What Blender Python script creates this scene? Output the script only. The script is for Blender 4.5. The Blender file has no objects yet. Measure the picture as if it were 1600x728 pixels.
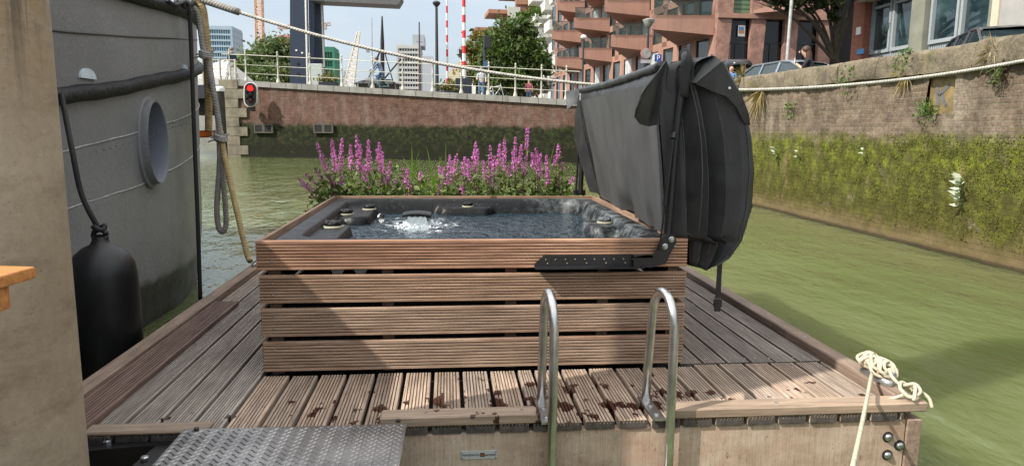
import bpy, bmesh, math, random
from mathutils import Vector, Matrix, noise
R = math.radians
sc = bpy.context.scene
col = sc.collection
random.seed(7)

# ------------------------------------------------------------------ camera
EYE = Vector((0, 0, 1.65))
FPX = 1080.0                       # focal length in photo pixels (photo is 1600 wide)
pitch, yaw, roll = R(8.5), R(5.3), 0.009
fw = Vector((math.sin(yaw)*math.cos(pitch), math.cos(yaw)*math.cos(pitch), -math.sin(pitch)))
rt = Vector((math.cos(yaw), -math.sin(yaw), 0)); up = rt.cross(fw)
r2 = rt*math.cos(roll)+up*math.sin(roll); u2 = -rt*math.sin(roll)+up*math.cos(roll)
cd = bpy.data.cameras.new('camera'); cam = bpy.data.objects.new('camera', cd); col.objects.link(cam)
cd.sensor_fit = 'HORIZONTAL'; cd.sensor_width = 36; cd.lens = 36*FPX/1600
cd.clip_start = 0.05; cd.clip_end = 6000
M = Matrix((r2, u2, -fw)).transposed().to_4x4(); M.translation = EYE
cam.matrix_world = M; sc.camera = cam

# ------------------------------------------------------------------ light
SUN_EL = R(45); SUN_TO = Vector((-.914*math.cos(SUN_EL), -.406*math.cos(SUN_EL), math.sin(SUN_EL))).normalized()
w = bpy.data.worlds.new('World'); sc.world = w; w.use_nodes = True
nt = w.node_tree; nt.nodes.clear()
wo = nt.nodes.new('ShaderNodeOutputWorld'); bgd = nt.nodes.new('ShaderNodeBackground')
sky = nt.nodes.new('ShaderNodeTexSky'); sky.sky_type = 'NISHITA'; sky.sun_disc = False
sky.sun_elevation = SUN_EL; sky.sun_rotation = math.atan2(SUN_TO.x, SUN_TO.y) % (2*math.pi)
sky.air_density = 1.0; sky.dust_density = 3.0; sky.ozone_density = 1.5
# thin broken cloud: pale veil mixed over the clear sky by direction
tc = nt.nodes.new('ShaderNodeTexCoord'); mp = nt.nodes.new('ShaderNodeMapping'); mp.inputs['Scale'].default_value = (1.0, 1.0, 3.2)
nz = nt.nodes.new('ShaderNodeTexNoise'); nz.inputs['Scale'].default_value = 2.6; nz.inputs['Detail'].default_value = 6; nz.inputs['Roughness'].default_value = .55
rp = nt.nodes.new('ShaderNodeValToRGB'); rp.color_ramp.elements[0].position = .36; rp.color_ramp.elements[1].position = .68
rp.color_ramp.elements[0].color = (.55,.55,.55,1); rp.color_ramp.elements[1].color = (.95,.95,.95,1)
mx = nt.nodes.new('ShaderNodeMix'); mx.data_type = 'RGBA'
mx.inputs['B'].default_value = (4.5, 5.0, 5.6, 1)
# unseen overhead sky brightened as added fill, paler hazy blue towards the horizon
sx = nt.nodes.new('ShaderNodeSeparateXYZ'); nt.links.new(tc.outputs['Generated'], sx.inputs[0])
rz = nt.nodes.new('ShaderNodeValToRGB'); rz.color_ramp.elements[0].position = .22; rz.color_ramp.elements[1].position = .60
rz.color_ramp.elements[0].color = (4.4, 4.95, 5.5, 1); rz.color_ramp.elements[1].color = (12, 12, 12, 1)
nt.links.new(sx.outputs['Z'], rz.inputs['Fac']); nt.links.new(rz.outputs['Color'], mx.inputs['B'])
nt.links.new(tc.outputs['Generated'], mp.inputs['Vector']); nt.links.new(mp.outputs['Vector'], nz.inputs['Vector'])
nt.links.new(nz.outputs['Fac'], rp.inputs['Fac']); nt.links.new(rp.outputs['Color'], mx.inputs['Factor'])
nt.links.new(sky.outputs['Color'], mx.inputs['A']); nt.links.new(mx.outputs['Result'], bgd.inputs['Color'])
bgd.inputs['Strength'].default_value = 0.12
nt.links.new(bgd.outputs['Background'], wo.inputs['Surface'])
sd = bpy.data.lights.new('sun', 'SUN'); so = bpy.data.objects.new('sun', sd); col.objects.link(so)
sd.energy = 4.3; sd.angle = R(0.53); sd.color = (1.0, .95, .87)
so.rotation_euler = (-SUN_TO).to_track_quat('-Z', 'Y').to_euler(); so.location = (-20, -10, 40)
sc.view_settings.view_transform = 'Standard'; sc.view_settings.look = 'None'
sc.view_settings.exposure = 0.55; sc.view_settings.gamma = 1; sc.view_settings.use_curve_mapping = False
sc.render.engine = 'CYCLES'
sc.cycles.use_denoising = True
sc.cycles.max_bounces = 6; sc.cycles.transparent_max_bounces = 8
sc.cycles.caustics_reflective = False; sc.cycles.caustics_refractive = False

# ------------------------------------------------------------------ survey: photo points turned into places
def ray(x, y): return fw*FPX + r2*(x-800) + u2*(364-y)
def P(x, y, Y):                     # the point of that sight line at distance Y along the canal
    d = ray(x, y); return EYE + d*(Y/d.y)
def PX(x, y, X):
    d = ray(x, y); return EYE + d*(X/d.x)
def PZ(x, y, Z):
    d = ray(x, y); return EYE + d*((Z-EYE.z)/d.z)

# ------------------------------------------------------------------ materials
MATS = {}
def N(nt, t, **kw):
    n = nt.nodes.new(t)
    for k, v in kw.items():
        if hasattr(n, k) and k not in n.inputs: setattr(n, k, v)
        else: n.inputs[k].default_value = v
    return n
class MT:
    """small node builder round a Principled BSDF, textures in object space"""
    def __init__(s, name):
        s.m = bpy.data.materials.new(name); s.m.use_nodes = True; s.nt = s.m.node_tree
        s.b = s.nt.nodes['Principled BSDF']; MATS[name] = s.m
        s.tc = s.nt.nodes.new('ShaderNodeTexCoord'); s.obj = s.tc.outputs['Object']
    def L(s, a, b): s.nt.links.new(a, b)
    def noise(s, scale, detail=4, rough=.6, stretch=None, vec=None):
        v = vec or s.obj
        if stretch:
            m = N(s.nt, 'ShaderNodeMapping'); m.inputs['Scale'].default_value = stretch; s.L(v, m.inputs['Vector']); v = m.outputs['Vector']
        n = N(s.nt, 'ShaderNodeTexNoise'); n.inputs['Scale'].default_value = scale; n.inputs['Detail'].default_value = detail; n.inputs['Roughness'].default_value = rough
        s.L(v, n.inputs['Vector']); return n.outputs['Fac']
    def ramp(s, fac, stops):
        r = N(s.nt, 'ShaderNodeValToRGB'); e = r.color_ramp.elements
        while len(e) < len(stops): e.new(.5)
        for i, (p, c) in enumerate(stops):
            e[i].position = p; e[i].color = (*c, 1) if not isinstance(c, (int, float)) else (c, c, c, 1)
        s.L(fac, r.inputs['Fac']); return r.outputs['Color']
    def mix(s, fac, a, b, mode='MIX'):
        m = N(s.nt, 'ShaderNodeMix'); m.data_type = 'RGBA'; m.blend_type = mode
        for v, k in ((fac, 'Factor'), (a, 'A'), (b, 'B')):
            if hasattr(v, 'links') or hasattr(v, 'is_linked'): s.L(v, m.inputs[k])
            elif k == 'Factor': m.inputs[k].default_value = v
            else: m.inputs[k].default_value = (*v, 1)
        return m.outputs['Result']
    def attr(s, name='tint'):
        a = N(s.nt, 'ShaderNodeAttribute'); a.attribute_name = name; return a.outputs['Color']
    def math(s, op, a, b=0.0, c=None):
        m = N(s.nt, 'ShaderNodeMath'); m.operation = op
        for i, v in enumerate((a, b, c)):
            if v is None: continue
            if hasattr(v, 'is_linked'): s.L(v, m.inputs[i])
            else: m.inputs[i].default_value = v
        return m.outputs[0]
    def xyz(s, vec=None):
        x = N(s.nt, 'ShaderNodeSeparateXYZ'); s.L(vec or s.obj, x.inputs[0]); return x.outputs
    def comb(s, a, b, c=0.0):
        x = N(s.nt, 'ShaderNodeCombineXYZ')
        for i, v in enumerate((a, b, c)):
            if hasattr(v, 'is_linked'): s.L(v, x.inputs[i])
            else: x.inputs[i].default_value = v
        return x.outputs[0]
    def col(s, c):
        if hasattr(c, 'is_linked'): s.L(c, s.b.inputs['Base Color'])
        else: s.b.inputs['Base Color'].default_value = (*c, 1)
        return s
    def rough(s, r):
        if hasattr(r, 'is_linked'): s.L(r, s.b.inputs['Roughness'])
        else: s.b.inputs['Roughness'].default_value = r
        return s
    def bump(s, h, strength=.3, dist=.01):
        b = N(s.nt, 'ShaderNodeBump'); b.inputs['Strength'].default_value = strength; b.inputs['Distance'].default_value = dist
        s.L(h, b.inputs['Height']); s.L(b.outputs['Normal'], s.b.inputs['Normal']); return s
    def set(s, **kw):
        for k, v in kw.items(): s.b.inputs[k.replace('_', ' ')].default_value = v
        return s

def simple(name, c, rough=.6, metal=0., var=.25, scale=6., bump=0., bscale=40., bdist=.005, spec=.5, stretch=None):
    t = MT(name)
    if var:
        lo = tuple(x*(1-var) for x in c); hi = tuple(min(1, x*(1+var)) for x in c)
        t.col(t.ramp(t.noise(scale, 5, .6, stretch), [(.3, lo), (.7, hi)]))
    else: t.col(c)
    t.rough(rough); t.b.inputs['Metallic'].default_value = metal; t.b.inputs['Specular IOR Level'].default_value = spec
    if bump: t.bump(t.noise(bscale, 4, .6), bump, bdist)
    return t.m

def wood(name, dark, light, axis, wet=False, red=None):
    t = MT(name)
    st = [9, 9, 9]; st[axis] = .55
    g1 = t.noise(6, 6, .65, st); g2 = t.noise(1.4, 4, .6); st2 = [60, 60, 60]; st2[axis] = 2.5
    g3 = t.noise(2, 4, .6, st2)
    c = t.ramp(g1, [(.28, dark), (.72, light)])
    c = t.mix(t.ramp(g2, [(.45, 0), (.75, .55)]), c, tuple(x*.55+.02 for x in dark))
    c = t.mix(.55, c, t.ramp(g3, [(.3, .45), (.7, 1.0)]), 'MULTIPLY')
    c = t.mix(1, c, t.attr(), 'MULTIPLY')
    if red:
        c = t.mix(t.ramp(t.noise(3.1, 5, .7, [x*.25 for x in st]), [(.52, 0), (.72, .7)]), c, red)
    rough = .75
    if wet:                             # splashed water by the ladder: soaked patches of dark red wood
        x, y, z = t.xyz()
        near = t.math('ADD', t.math('MULTIPLY', t.math('ABSOLUTE', t.math('SUBTRACT', x, .38 if wet == 'rail' else .50)), .30 if wet == 'rail' else .075), t.math('MULTIPLY', t.math('ABSOLUTE', t.math('SUBTRACT', y, 3.03)), .36))
        n = t.math('SUBTRACT', t.noise(11, 4, .5, (1, .7, .5)), near)
        m = t.ramp(n, [(.482, 0), (.504, 1)])
        c = t.mix(m, c, (.055, .021, .015)); r = t.ramp(m, [(0, .75), (1, .25)]); t.rough(r)
    else: t.rough(rough)
    t.col(c); t.bump(t.mix(.5, g3, g1), .35, .004)
    return t.m

GREY_D, GREY_L = (.17, .134, .108), (.50, .425, .355)
m_deck_y = wood('weathered grooved decking', GREY_D, GREY_L, 1, wet=True)
m_box_x = wood('reddish cabinet boards', (.20, .115, .07), (.60, .415, .285), 0, red=(.19, .07, .038))
m_box_y = wood('reddish cabinet side boards', (.17, .10, .065), (.50, .33, .22), 1, red=(.20, .08, .045))
m_plank = wood('reddish loose plank wood', (.10, .055, .042), (.28, .19, .15), 1)
m_rail_y = wood('brown edge timber', (.17, .12, .09), (.40, .30, .23), 1)
m_rail_x = wood('sunbleached edge timber', (.22, .16, .115), (.50, .385, .285), 0, wet='rail')
t = MT('rough sawn fascia timber'); c = t.ramp(t.noise(2.2, 6, .7, (1, 1, 1.6)), [(.3, (.30, .20, .14)), (.5, (.47, .36, .27)), (.72, (.58, .48, .38))])
sw = t.noise(1, 5, .75, (130, 30, 5)); c = t.mix(.6, c, t.ramp(sw, [(.3, .55), (.65, 1.1)]), 'MULTIPLY'); c = t.mix(t.ramp(t.noise(1.1, 5, .7, (1.2, 1, 2)), [(.55, 0), (.72, .6)]), c, (.38, .20, .13))
c = t.mix(t.ramp(t.noise(16, 4, .75, (1, 1, .8)), [(.64, 0), (.70, .75)]), c, (.11, .075, .05)); vz = t.noise(3.2, 7, .75, (1, 1, .35)); c = t.mix(t.ramp(vz, [(.497, 0), (.5, .7), (.503, 0)]), c, (.06, .04, .03))
t.col(c).rough(.85).bump(t.mix(.5, sw, t.noise(30, 5, .7)), .5, .006); m_fascia = t.m
m_endgrain = wood('dark board ends', (.03, .027, .025), (.10, .09, .08), 1)
m_dark = simple('dark underdeck', (.012, .011, .010), .9, var=.3)
m_black_steel = simple('black coated steel', (.012, .012, .013), .38, var=.3, bump=.1, bscale=120, bdist=.001)
m_black_plastic = simple('black plastic', (.016, .016, .017), .45, var=.2)
m_bolt = simple('zinc bolt', (.45, .47, .48), .38, 1, var=.2, scale=60)
m_galv = simple('galvanised steel tube', (.60, .61, .60), .33, 1, var=.22, scale=14, bump=.12, bscale=60, bdist=.002)
m_checker = simple('worn aluminium checker plate', (.30, .295, .29), .38, 1, var=.35, scale=5, bump=.25, bscale=90, bdist=.002)
m_rubber = simple('black fender rubber', (.006, .0062, .007), .42, var=.5, scale=9, bump=.12, bscale=35, bdist=.003)
m_white = simple('white paint', (.74, .74, .70), .5, var=.10)
m_dirtywhite = simple('old white railing paint', (.44, .425, .355), .5, var=.15, scale=3)
m_creamrope = simple('cream rope fibre', (.47, .42, .31), .85, var=.2, scale=40)

def rope_mat(name, c):
    t = MT(name); x = t.attr('lay')
    s = N(t.nt, 'ShaderNodeSeparateColor'); t.L(x, s.inputs[0])
    wv = t.math('SINE', t.math('ADD', t.math('MULTIPLY', s.outputs[0], 230.0), t.math('MULTIPLY', s.outputs[1], 12.566)))
    h = t.math('MULTIPLY_ADD', wv, .5, .5)
    base = t.ramp(t.noise(18, 4), [(.3, tuple(v*.7 for v in c)), (.7, tuple(v*1.15 for v in c))])
    t.col(t.mix(t.ramp(h, [(0, .40), (.45, 0)]), base, tuple(v*.3 for v in c))); t.rough(.9)
    t.bump(h, .6, .004); return t.m
m_tanrope = rope_mat('tan hemp rope', (.46, .34, .165))
m_greyrope = rope_mat('weathered grey rope', (.30, .28, .25))
m_mooring = rope_mat('pale mooring rope', (.50, .475, .41))
m_blackrope = simple('black cord', (.012, .012, .013), .7, var=.3)

# ------------------------------------------------------------------ mesh builder
class MB:
    def __init__(s): s.v = []; s.f = []; s.mi = []; s.tint = []; s.cur = (1, 1, 1); s.m = 0; s.lay = None
    def add(s, vs, fs):
        o = len(s.v); s.v += [tuple(v) for v in vs]; s.tint += [s.cur]*len(vs)
        for f in fs: s.f.append([o+i for i in f]); s.mi.append(s.m)
        return o
    def box(s, a, b, bev=0):
        (x0, y0, z0), (x1, y1, z1) = [min(p, q) for p, q in zip(a, b)], [max(p, q) for p, q in zip(a, b)]
        if bev:
            e = bev; rings = []
            for z, i in ((z0, e), (z0+e, 0), (z1-e, 0), (z1, e)):
                ring = []
                for (cx, cy, sx, sy) in ((x0, y0, 1, 1), (x1, y0, -1, 1), (x1, y1, -1, -1), (x0, y1, 1, -1)):
                    if (sx*sy) > 0: pts = [(cx+sx*i, cy+sy*(i+e)), (cx+sx*(i+e), cy+sy*i)]
                    else: pts = [(cx+sx*(i+e), cy+sy*i), (cx+sx*i, cy+sy*(i+e))]
                    ring += [(px, py, z) for px, py in pts]
                rings.append(ring)
            return s.loft(rings, True, True)
        return s.add([(x0,y0,z0),(x1,y0,z0),(x1,y1,z0),(x0,y1,z0),(x0,y0,z1),(x1,y0,z1),(x1,y1,z1),(x0,y1,z1)],
                     [(3,2,1,0),(4,5,6,7),(0,1,5,4),(1,2,6,5),(2,3,7,6),(3,0,4,7)])
    def hexa(s, a, b):                  # two quads, bottom a and top b (same order, counter-clockwise seen from above)
        return s.add(list(a)+list(b), [(3,2,1,0),(4,5,6,7),(0,1,5,4),(1,2,6,5),(2,3,7,6),(3,0,4,7)])
    def loft(s, rings, cap0=False, cap1=False, closed=True):
        n = len(rings[0]); vs = [p for r in rings for p in r]; fs = []
        for k in range(len(rings)-1):
            for i in range(n if closed else n-1):
                j = (i+1) % n; fs.append((k*n+i, k*n+j, (k+1)*n+j, (k+1)*n+i))
        if cap0: fs.append(tuple(reversed(range(n))))
        if cap1: fs.append(tuple((len(rings)-1)*n+i for i in range(n)))
        return s.add(vs, fs)
    def tube(s, pts, r, seg=8, caps=True, flat=None):
        pts = [Vector(p) for p in pts]; n = len(pts); rs = r if isinstance(r, (list, tuple)) else [r]*n
        rings = []; prev = None; L = 0; lay = []
        for i, p in enumerate(pts):
            t = (pts[min(i+1, n-1)]-pts[max(i-1, 0)]).normalized()
            if prev is None:
                a = Vector((0, 0, 1)) if abs(t.z) < .9 else Vector((1, 0, 0)); u = (a-t*a.dot(t)).normalized()
            else: u = (prev-t*prev.dot(t)); u = u.normalized() if u.length > 1e-6 else t.orthogonal().normalized()
            prev = u; v = t.cross(u)
            if i: L += (p-pts[i-1]).length
            rings.append([p+(u*math.cos(2*math.pi*k/seg)+v*math.sin(2*math.pi*k/seg))*rs[i] for k in range(seg)])
            lay += [(L, k/seg, 0) for k in range(seg)]
        o = s.loft(rings, caps, caps)
        if s.lay is None: s.lay = {}
        for i, l in enumerate(lay): s.lay[o+i] = l
        return o
    def cyl(s, a, b, r, seg=12, r1=None): return s.tube([a, b], [r, r if r1 is None else r1], seg)
    def sphere(s, c, r, seg=10, rings=6, sz=1.0, jit=0):
        c = Vector(c); rr = r if isinstance(r, (tuple, list)) else (r, r, r*sz); vs = [c+Vector((0, 0, -rr[2]))]
        for i in range(1, rings):
            th = math.pi*i/rings
            for k in range(seg):
                a = 2*math.pi*k/seg; q = 1+(random.uniform(-jit, jit) if jit else 0)
                vs.append(c+Vector((rr[0]*math.sin(th)*math.cos(a)*q, rr[1]*math.sin(th)*math.sin(a)*q, -rr[2]*math.cos(th)*q)))
        vs.append(c+Vector((0, 0, rr[2]))); fs = []
        for k in range(seg): fs.append((0, 1+(k+1) % seg, 1+k))
        for i in range(rings-2):
            for k in range(seg):
                j = (k+1) % seg; a = 1+i*seg; fs.append((a+k, a+j, a+seg+j, a+seg+k))
        l = len(vs)-1; a = 1+(rings-2)*seg
        for k in range(seg): fs.append((a+k, a+(k+1) % seg, l))
        return s.add(vs, fs)
    def lathe(s, c, prof, seg=16, axis=None, up_=None):   # prof: (radius, height) list along axis
        c = Vector(c); ax = Vector(axis or (0, 0, 1)).normalized(); u = ax.orthogonal().normalized(); v = ax.cross(u)
        rings = [[c+ax*h+(u*math.cos(2*math.pi*k/seg)+v*math.sin(2*math.pi*k/seg))*max(r, 1e-4) for k in range(seg)] for r, h in prof]
        return s.loft(rings, True, True)
    def prism(s, poly, off):            # closed polygon of 3D points extruded by off
        off = Vector(off); n = len(poly); a = [Vector(p) for p in poly]
        return s.add(a+[p+off for p in a], [tuple(reversed(range(n))), tuple(range(n, 2*n))]+[(i, (i+1) % n, n+(i+1) % n, n+i) for i in range(n)])
    def quad(s, a, b, c, d): return s.add([a, b, c, d], [(0, 1, 2, 3)])
    def grid(s, nu, nv, fn):
        vs = [fn(i/(nu-1), j/(nv-1)) for j in range(nv) for i in range(nu)]
        fs = [(j*nu+i, j*nu+i+1, (j+1)*nu+i+1, (j+1)*nu+i) for j in range(nv-1) for i in range(nu-1)]
        return s.add(vs, fs)
    def board(s, origin, along, across, updir, length, width, thick, ng=8, depth=.012, endm=None):
        """grooved board: profile with ng grooves on its face (updir), extruded along"""
        o = Vector(origin); al = Vector(along); ac = Vector(across); ud = Vector(updir)
        pr = [(0, -thick), (0, -.003), (.003, 0)]; p = (width-.006)/ng; g = p*.38
        for i in range(ng):
            x0 = .003+i*p
            if i: pr += [(x0-g/2, 0), (x0-g*.42, -depth), (x0+g*.42, -depth), (x0+g/2, 0)]
        pr += [(width-.003, 0), (width, -.003), (width, -thick)]
        n = max(1, int(length/.5)); rings = []
        for k in range(n+1):
            rings.append([o+al*(length*k/n)+ac*a+ud*b for a, b in pr])
        s.loft(rings)
        if endm is not None: s.m, keep = endm, s.m
        n_ = len(pr); s.add(rings[0], [tuple(reversed(range(n_)))]); s.add(rings[-1], [tuple(range(n_))])
        if endm is not None: s.m = keep
    def link(s, name, mats, parent=None, smooth=None, bevel=0):
        me = bpy.data.meshes.new(name); me.from_pydata(s.v, [], s.f)
        for m in (mats if isinstance(mats, (list, tuple)) else [mats]): me.materials.append(m)
        for p, i in zip(me.polygons, s.mi): p.material_index = i
        a = me.attributes.new('tint', 'FLOAT_COLOR', 'POINT')
        a.data.foreach_set('color', [c for t in s.tint for c in (*t, 1)])
        if s.lay:
            b = me.attributes.new('lay', 'FLOAT_COLOR', 'POINT')
            b.data.foreach_set('color', [c for i in range(len(s.v)) for c in (*s.lay.get(i, (0, 0, 0)), 1)])
        bm = bmesh.new(); bm.from_mesh(me); bmesh.ops.recalc_face_normals(bm, faces=bm.faces); bm.to_mesh(me); bm.free()
        if smooth is not None:
            me.shade_smooth()
            if smooth < 180: me.set_sharp_from_angle(angle=R(smooth))
        me.update(); o = bpy.data.objects.new(name, me); col.objects.link(o)
        if bevel:
            md = o.modifiers.new('bevel', 'BEVEL'); md.width = bevel; md.segments = 2; md.limit_method = 'ANGLE'
        if parent is not None:
            o.parent = parent
            if parent.type == 'EMPTY': o.matrix_parent_inverse = Matrix.Translation(-parent.location)
        return o
def tag(o, label, cat, group=None):
    o['label'] = label; o['category'] = cat
    if group: o['group'] = group
    return o
def thing(name, label, cat, loc, group=None):
    o = bpy.data.objects.new(name, None); col.objects.link(o); o.location = loc; o.empty_display_size = .2
    return tag(o, label, cat, group)
def structure(o): o['kind'] = 'structure'; return o
def stuff(o): o['kind'] = 'stuff'; return o
def copy_tree(o, parent=None):
    c = o.copy(); col.objects.link(c)
    if parent is not None: c.parent = parent
    for ch in list(o.children): copy_tree(ch, c)
    return c
def V(*a): return Vector(a)
def smoothstep(a, b, x): t = max(0, min(1, (x-a)/(b-a))); return t*t*(3-2*t)
def spline(pts, n=8):
    pts = [Vector(p) for p in pts]; out = []
    for i in range(len(pts)-1):
        p0, p1, p2, p3 = pts[max(i-1, 0)], pts[i], pts[i+1], pts[min(i+2, len(pts)-1)]
        for k in range(n):
            t = k/n; out.append(.5*((2*p1)+(p2-p0)*t+(2*p0-5*p1+4*p2-p3)*t*t+(3*p1-p0-3*p2+p3)*t*t*t))
    return out+[pts[-1]]
def rtint(a=.8, b=1.15, warm=.04):
    k = random.uniform(a, b); q = random.uniform(-warm, warm); return (k*(1+q), k, k*(1-q))

#@@STRUCTURE
# ================================================================== WATER, GROUND
t = MT('murky green canal water')
t.col(t.ramp(t.noise(.25, 3), [(.3, (.098, .120, .047)), (.7, (.120, .143, .058))])); t.rough(.04); t.set(IOR=1.33, Subsurface_Weight=1.0, Subsurface_Scale=2.2); t.b.inputs['Subsurface Radius'].default_value = (1.0, 1.0, .8)
n1 = t.noise(1.6, 4, .55, (1, .45, 1)); n2 = t.noise(7, 3, .5, (1, .55, 1)); n3 = t.noise(.35, 2, .5)
h = t.math('ADD', t.math('MULTIPLY', n1, .7), t.math('MULTIPLY', n2, .16)); h = t.math('ADD', h, t.math('MULTIPLY', n3, .5)); h = t.math('MULTIPLY', h, t.math('MULTIPLY_ADD', t.noise(.22, 3, .6, (1, .5, 1)), 1.6, .25))
t.bump(h, .8, .11); m_water = t.m
b = MB(); b.box((-220, -30, -6), (30, 400, 0)); structure(b.link('canal_water', m_water))

m_asphalt = simple('street asphalt', (.07, .068, .065), .9, var=.2, scale=.6, bump=.2)
m_paving = simple('quay paving', (.16, .15, .14), .9, var=.2, scale=.8)
ZR = 2.35                              # street on the right quay
b = MB(); b.box((7.05, -12, 1.6), (70, 36, ZR)); b.box((7.2, 36.0, 1.6), (70, 160, ZR)); structure(b.link('street', m_asphalt))

# ================================================================== RIGHT QUAY WALL
WX = 6.9
def brick_wall(name, horiz, lowc, brick_a, brick_b, mortar, top, moss_hi, moss_lo, base_c, coarse=1.0, moss_amt=1.0):
    """brick with moss growing from the tide line (top) down to the water; horiz picks the wall's running axis"""
    t = MT(name); x, y, z = t.xyz(); u = (x, y)[horiz]
    jit = t.noise(1.3, 3); zz = t.math('ADD', z, t.math('MULTIPLY', jit, .012))
    bt = N(t.nt, 'ShaderNodeTexBrick'); bt.inputs['Scale'].default_value = 1; bt.inputs['Brick Width'].default_value = .23*coarse; bt.inputs['Row Height'].default_value = .066*coarse
    bt.inputs['Mortar Size'].default_value = .0075*coarse; bt.inputs['Mortar Smooth'].default_value = .3; bt.inputs['Bias'].default_value = -.1
    bt.inputs['Color1'].default_value = (*brick_a, 1); bt.inputs['Color2'].default_value = (*brick_b, 1); bt.inputs['Mortar'].default_value = (*mortar, 1)
    t.L(t.comb(u, zz), bt.inputs['Vector'])
    c = bt.outputs['Color']; avg = tuple((p+q)/2 for p, q in zip(brick_a, brick_b))
    c = t.mix(t.ramp(t.noise(1.9, 5, .7), [(.40, .5), (.60, .0)]), c, avg)
    n_big = t.noise(.7, 5, .65); n_mid = t.noise(3.2, 6, .7); n_fine = t.noise(24, 4, .7); n_str = t.noise(1.5, 5, .7, (1, 1, .25))
    c = t.mix(t.ramp(n_mid, [(.35, .6), (.62, 0)]), c, tuple(v*.35 for v in brick_a))
    c = t.mix(t.ramp(n_str, [(.50, 0), (.74, .7)]), c, tuple(min(1, v*1.25) for v in mortar))
    c = t.mix(.75, c, t.ramp(n_fine, [(.28, .35), (.7, 1.25)]), 'MULTIPLY'); c = t.mix(t.ramp(t.noise(7, 6, .8), [(.60, 0), (.70, .55)]), c, tuple(min(1, v*1.5) for v in mortar)); c = t.mix(t.ramp(t.noise(1.1, 6, .75), [(.52, 0), (.68, .5)]), c, tuple(v*.3 for v in brick_a))
    # moss mask: full below the tide line, ragged upper edge
    edge = t.math('ADD', z, t.math('MULTIPLY', t.math('SUBTRACT', n_big, .5), .55)); edge = t.math('ADD', edge, t.math('MULTIPLY', t.math('SUBTRACT', n_mid, .5), .35))
    m = t.ramp(edge, [(top-.16, 1), (top+.06, 0)]) if top <= 1 else None
    if m is None:
        e2 = t.math('MULTIPLY', edge, .25); m = t.ramp(e2, [((top-.16)*.25, 1), ((top+.06)*.25, 0)])
    holes = t.ramp(t.noise(2.1, 6, .7), [(.30, .35), (.40, 1)])
    m = t.math('MULTIPLY', t.math('MULTIPLY', m, holes), moss_amt)
    mc = t.ramp(t.noise(4.5, 6, .72), [(.28, tuple(v*.38 for v in moss_lo)), (.48, moss_lo), (.66, moss_hi)])
    zf = t.ramp(t.math('ADD', t.math('MULTIPLY', z, .5), t.math('MULTIPLY', t.math('SUBTRACT', n_big, .5), .5)), [(.18, 0), (.62, 1)])
    mc = t.mix(zf, t.mix(.75, mc, (moss_lo[0]*.85, moss_lo[1]*.68, moss_lo[2]*.8)), mc); mc = t.mix(t.ramp(t.noise(2.6, 6, .75, (1, 1, .6)), [(.56, 0), (.68, .8)]), mc, tuple(v*1.4 for v in lowc))
    mc = t.mix(.5, mc, t.ramp(n_fine, [(.3, .35), (.7, 1.2)]), 'MULTIPLY')
    c = t.mix(m, c, mc)
    wl = t.ramp(t.math('ADD', z, t.math('MULTIPLY', t.math('SUBTRACT', n_mid, .5), .7)), [(.05, .9), (.36, 0)])
    c = t.mix(wl, c, lowc)
    wet = t.ramp(z, [(.03, .75), (.07, 0)]); c = t.mix(wet, c, (.02, .016, .010))
    t.col(c); t.rough(.92); t.set(Specular_IOR_Level=.25)
    h = t.math('ADD', t.math('MULTIPLY', bt.outputs['Fac'], -.5), t.math('MULTIPLY', n_fine, .5)); h = t.math('ADD', h, t.math('MULTIPLY', n_mid, .7))
    t.bump(h, .9, .02); return t.m
m_qwall = brick_wall('old mossy quay brick', 1, (.16, .115, .06), (.16, .115, .08), (.265, .20, .145), (.27, .235, .18), 1.62, (.19, .215, .022), (.085, .088, .018), 0, 1.1)
m_farwall = brick_wall('far red brick quay', 0, (.014, .016, .009), (.135, .068, .048), (.205, .108, .078), (.20, .165, .14), 1.85, (.048, .058, .018), (.016, .019, .008), 0, 1.25)
t = MT('weathered coping stone')
c = t.ramp(t.noise(1.6, 6, .7), [(.3, (.10, .08, .05)), (.52, (.25, .205, .14)), (.75, (.18, .15, .105))])
c = t.mix(t.ramp(t.noise(4.2, 6, .75), [(.48, 0), (.7, .85)]), c, (.085, .07, .05)); c = t.mix(t.ramp(t.noise(2.7, 5, .7), [(.58, 0), (.72, .5)]), c, (.16, .16, .05))
c = t.mix(.8, c, t.ramp(t.noise(22, 6, .8), [(.3, .35), (.7, 1.25)]), 'MULTIPLY'); c = t.mix(t.ramp(t.noise(6, 6, .8, (1, 1, .4)), [(.56, 0), (.66, .7)]), c, (.06, .05, .035))
t.col(c).rough(.95).bump(t.mix(.5, t.noise(9, 6, .7), t.noise(40, 4, .7)), 1.0, .04); m_coping = t.m
t = MT('grey coping concrete'); c = t.ramp(t.noise(.9, 5, .7), [(.3, (.16, .155, .14)), (.7, (.30, .29, .265))]); c = t.mix(t.ramp(t.noise(1.4, 4, .7, (1, 1, .2)), [(.55, 0), (.7, .6)]), c, (.06, .055, .05)); t.col(c).rough(.9); m_fcoping = t.m

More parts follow.
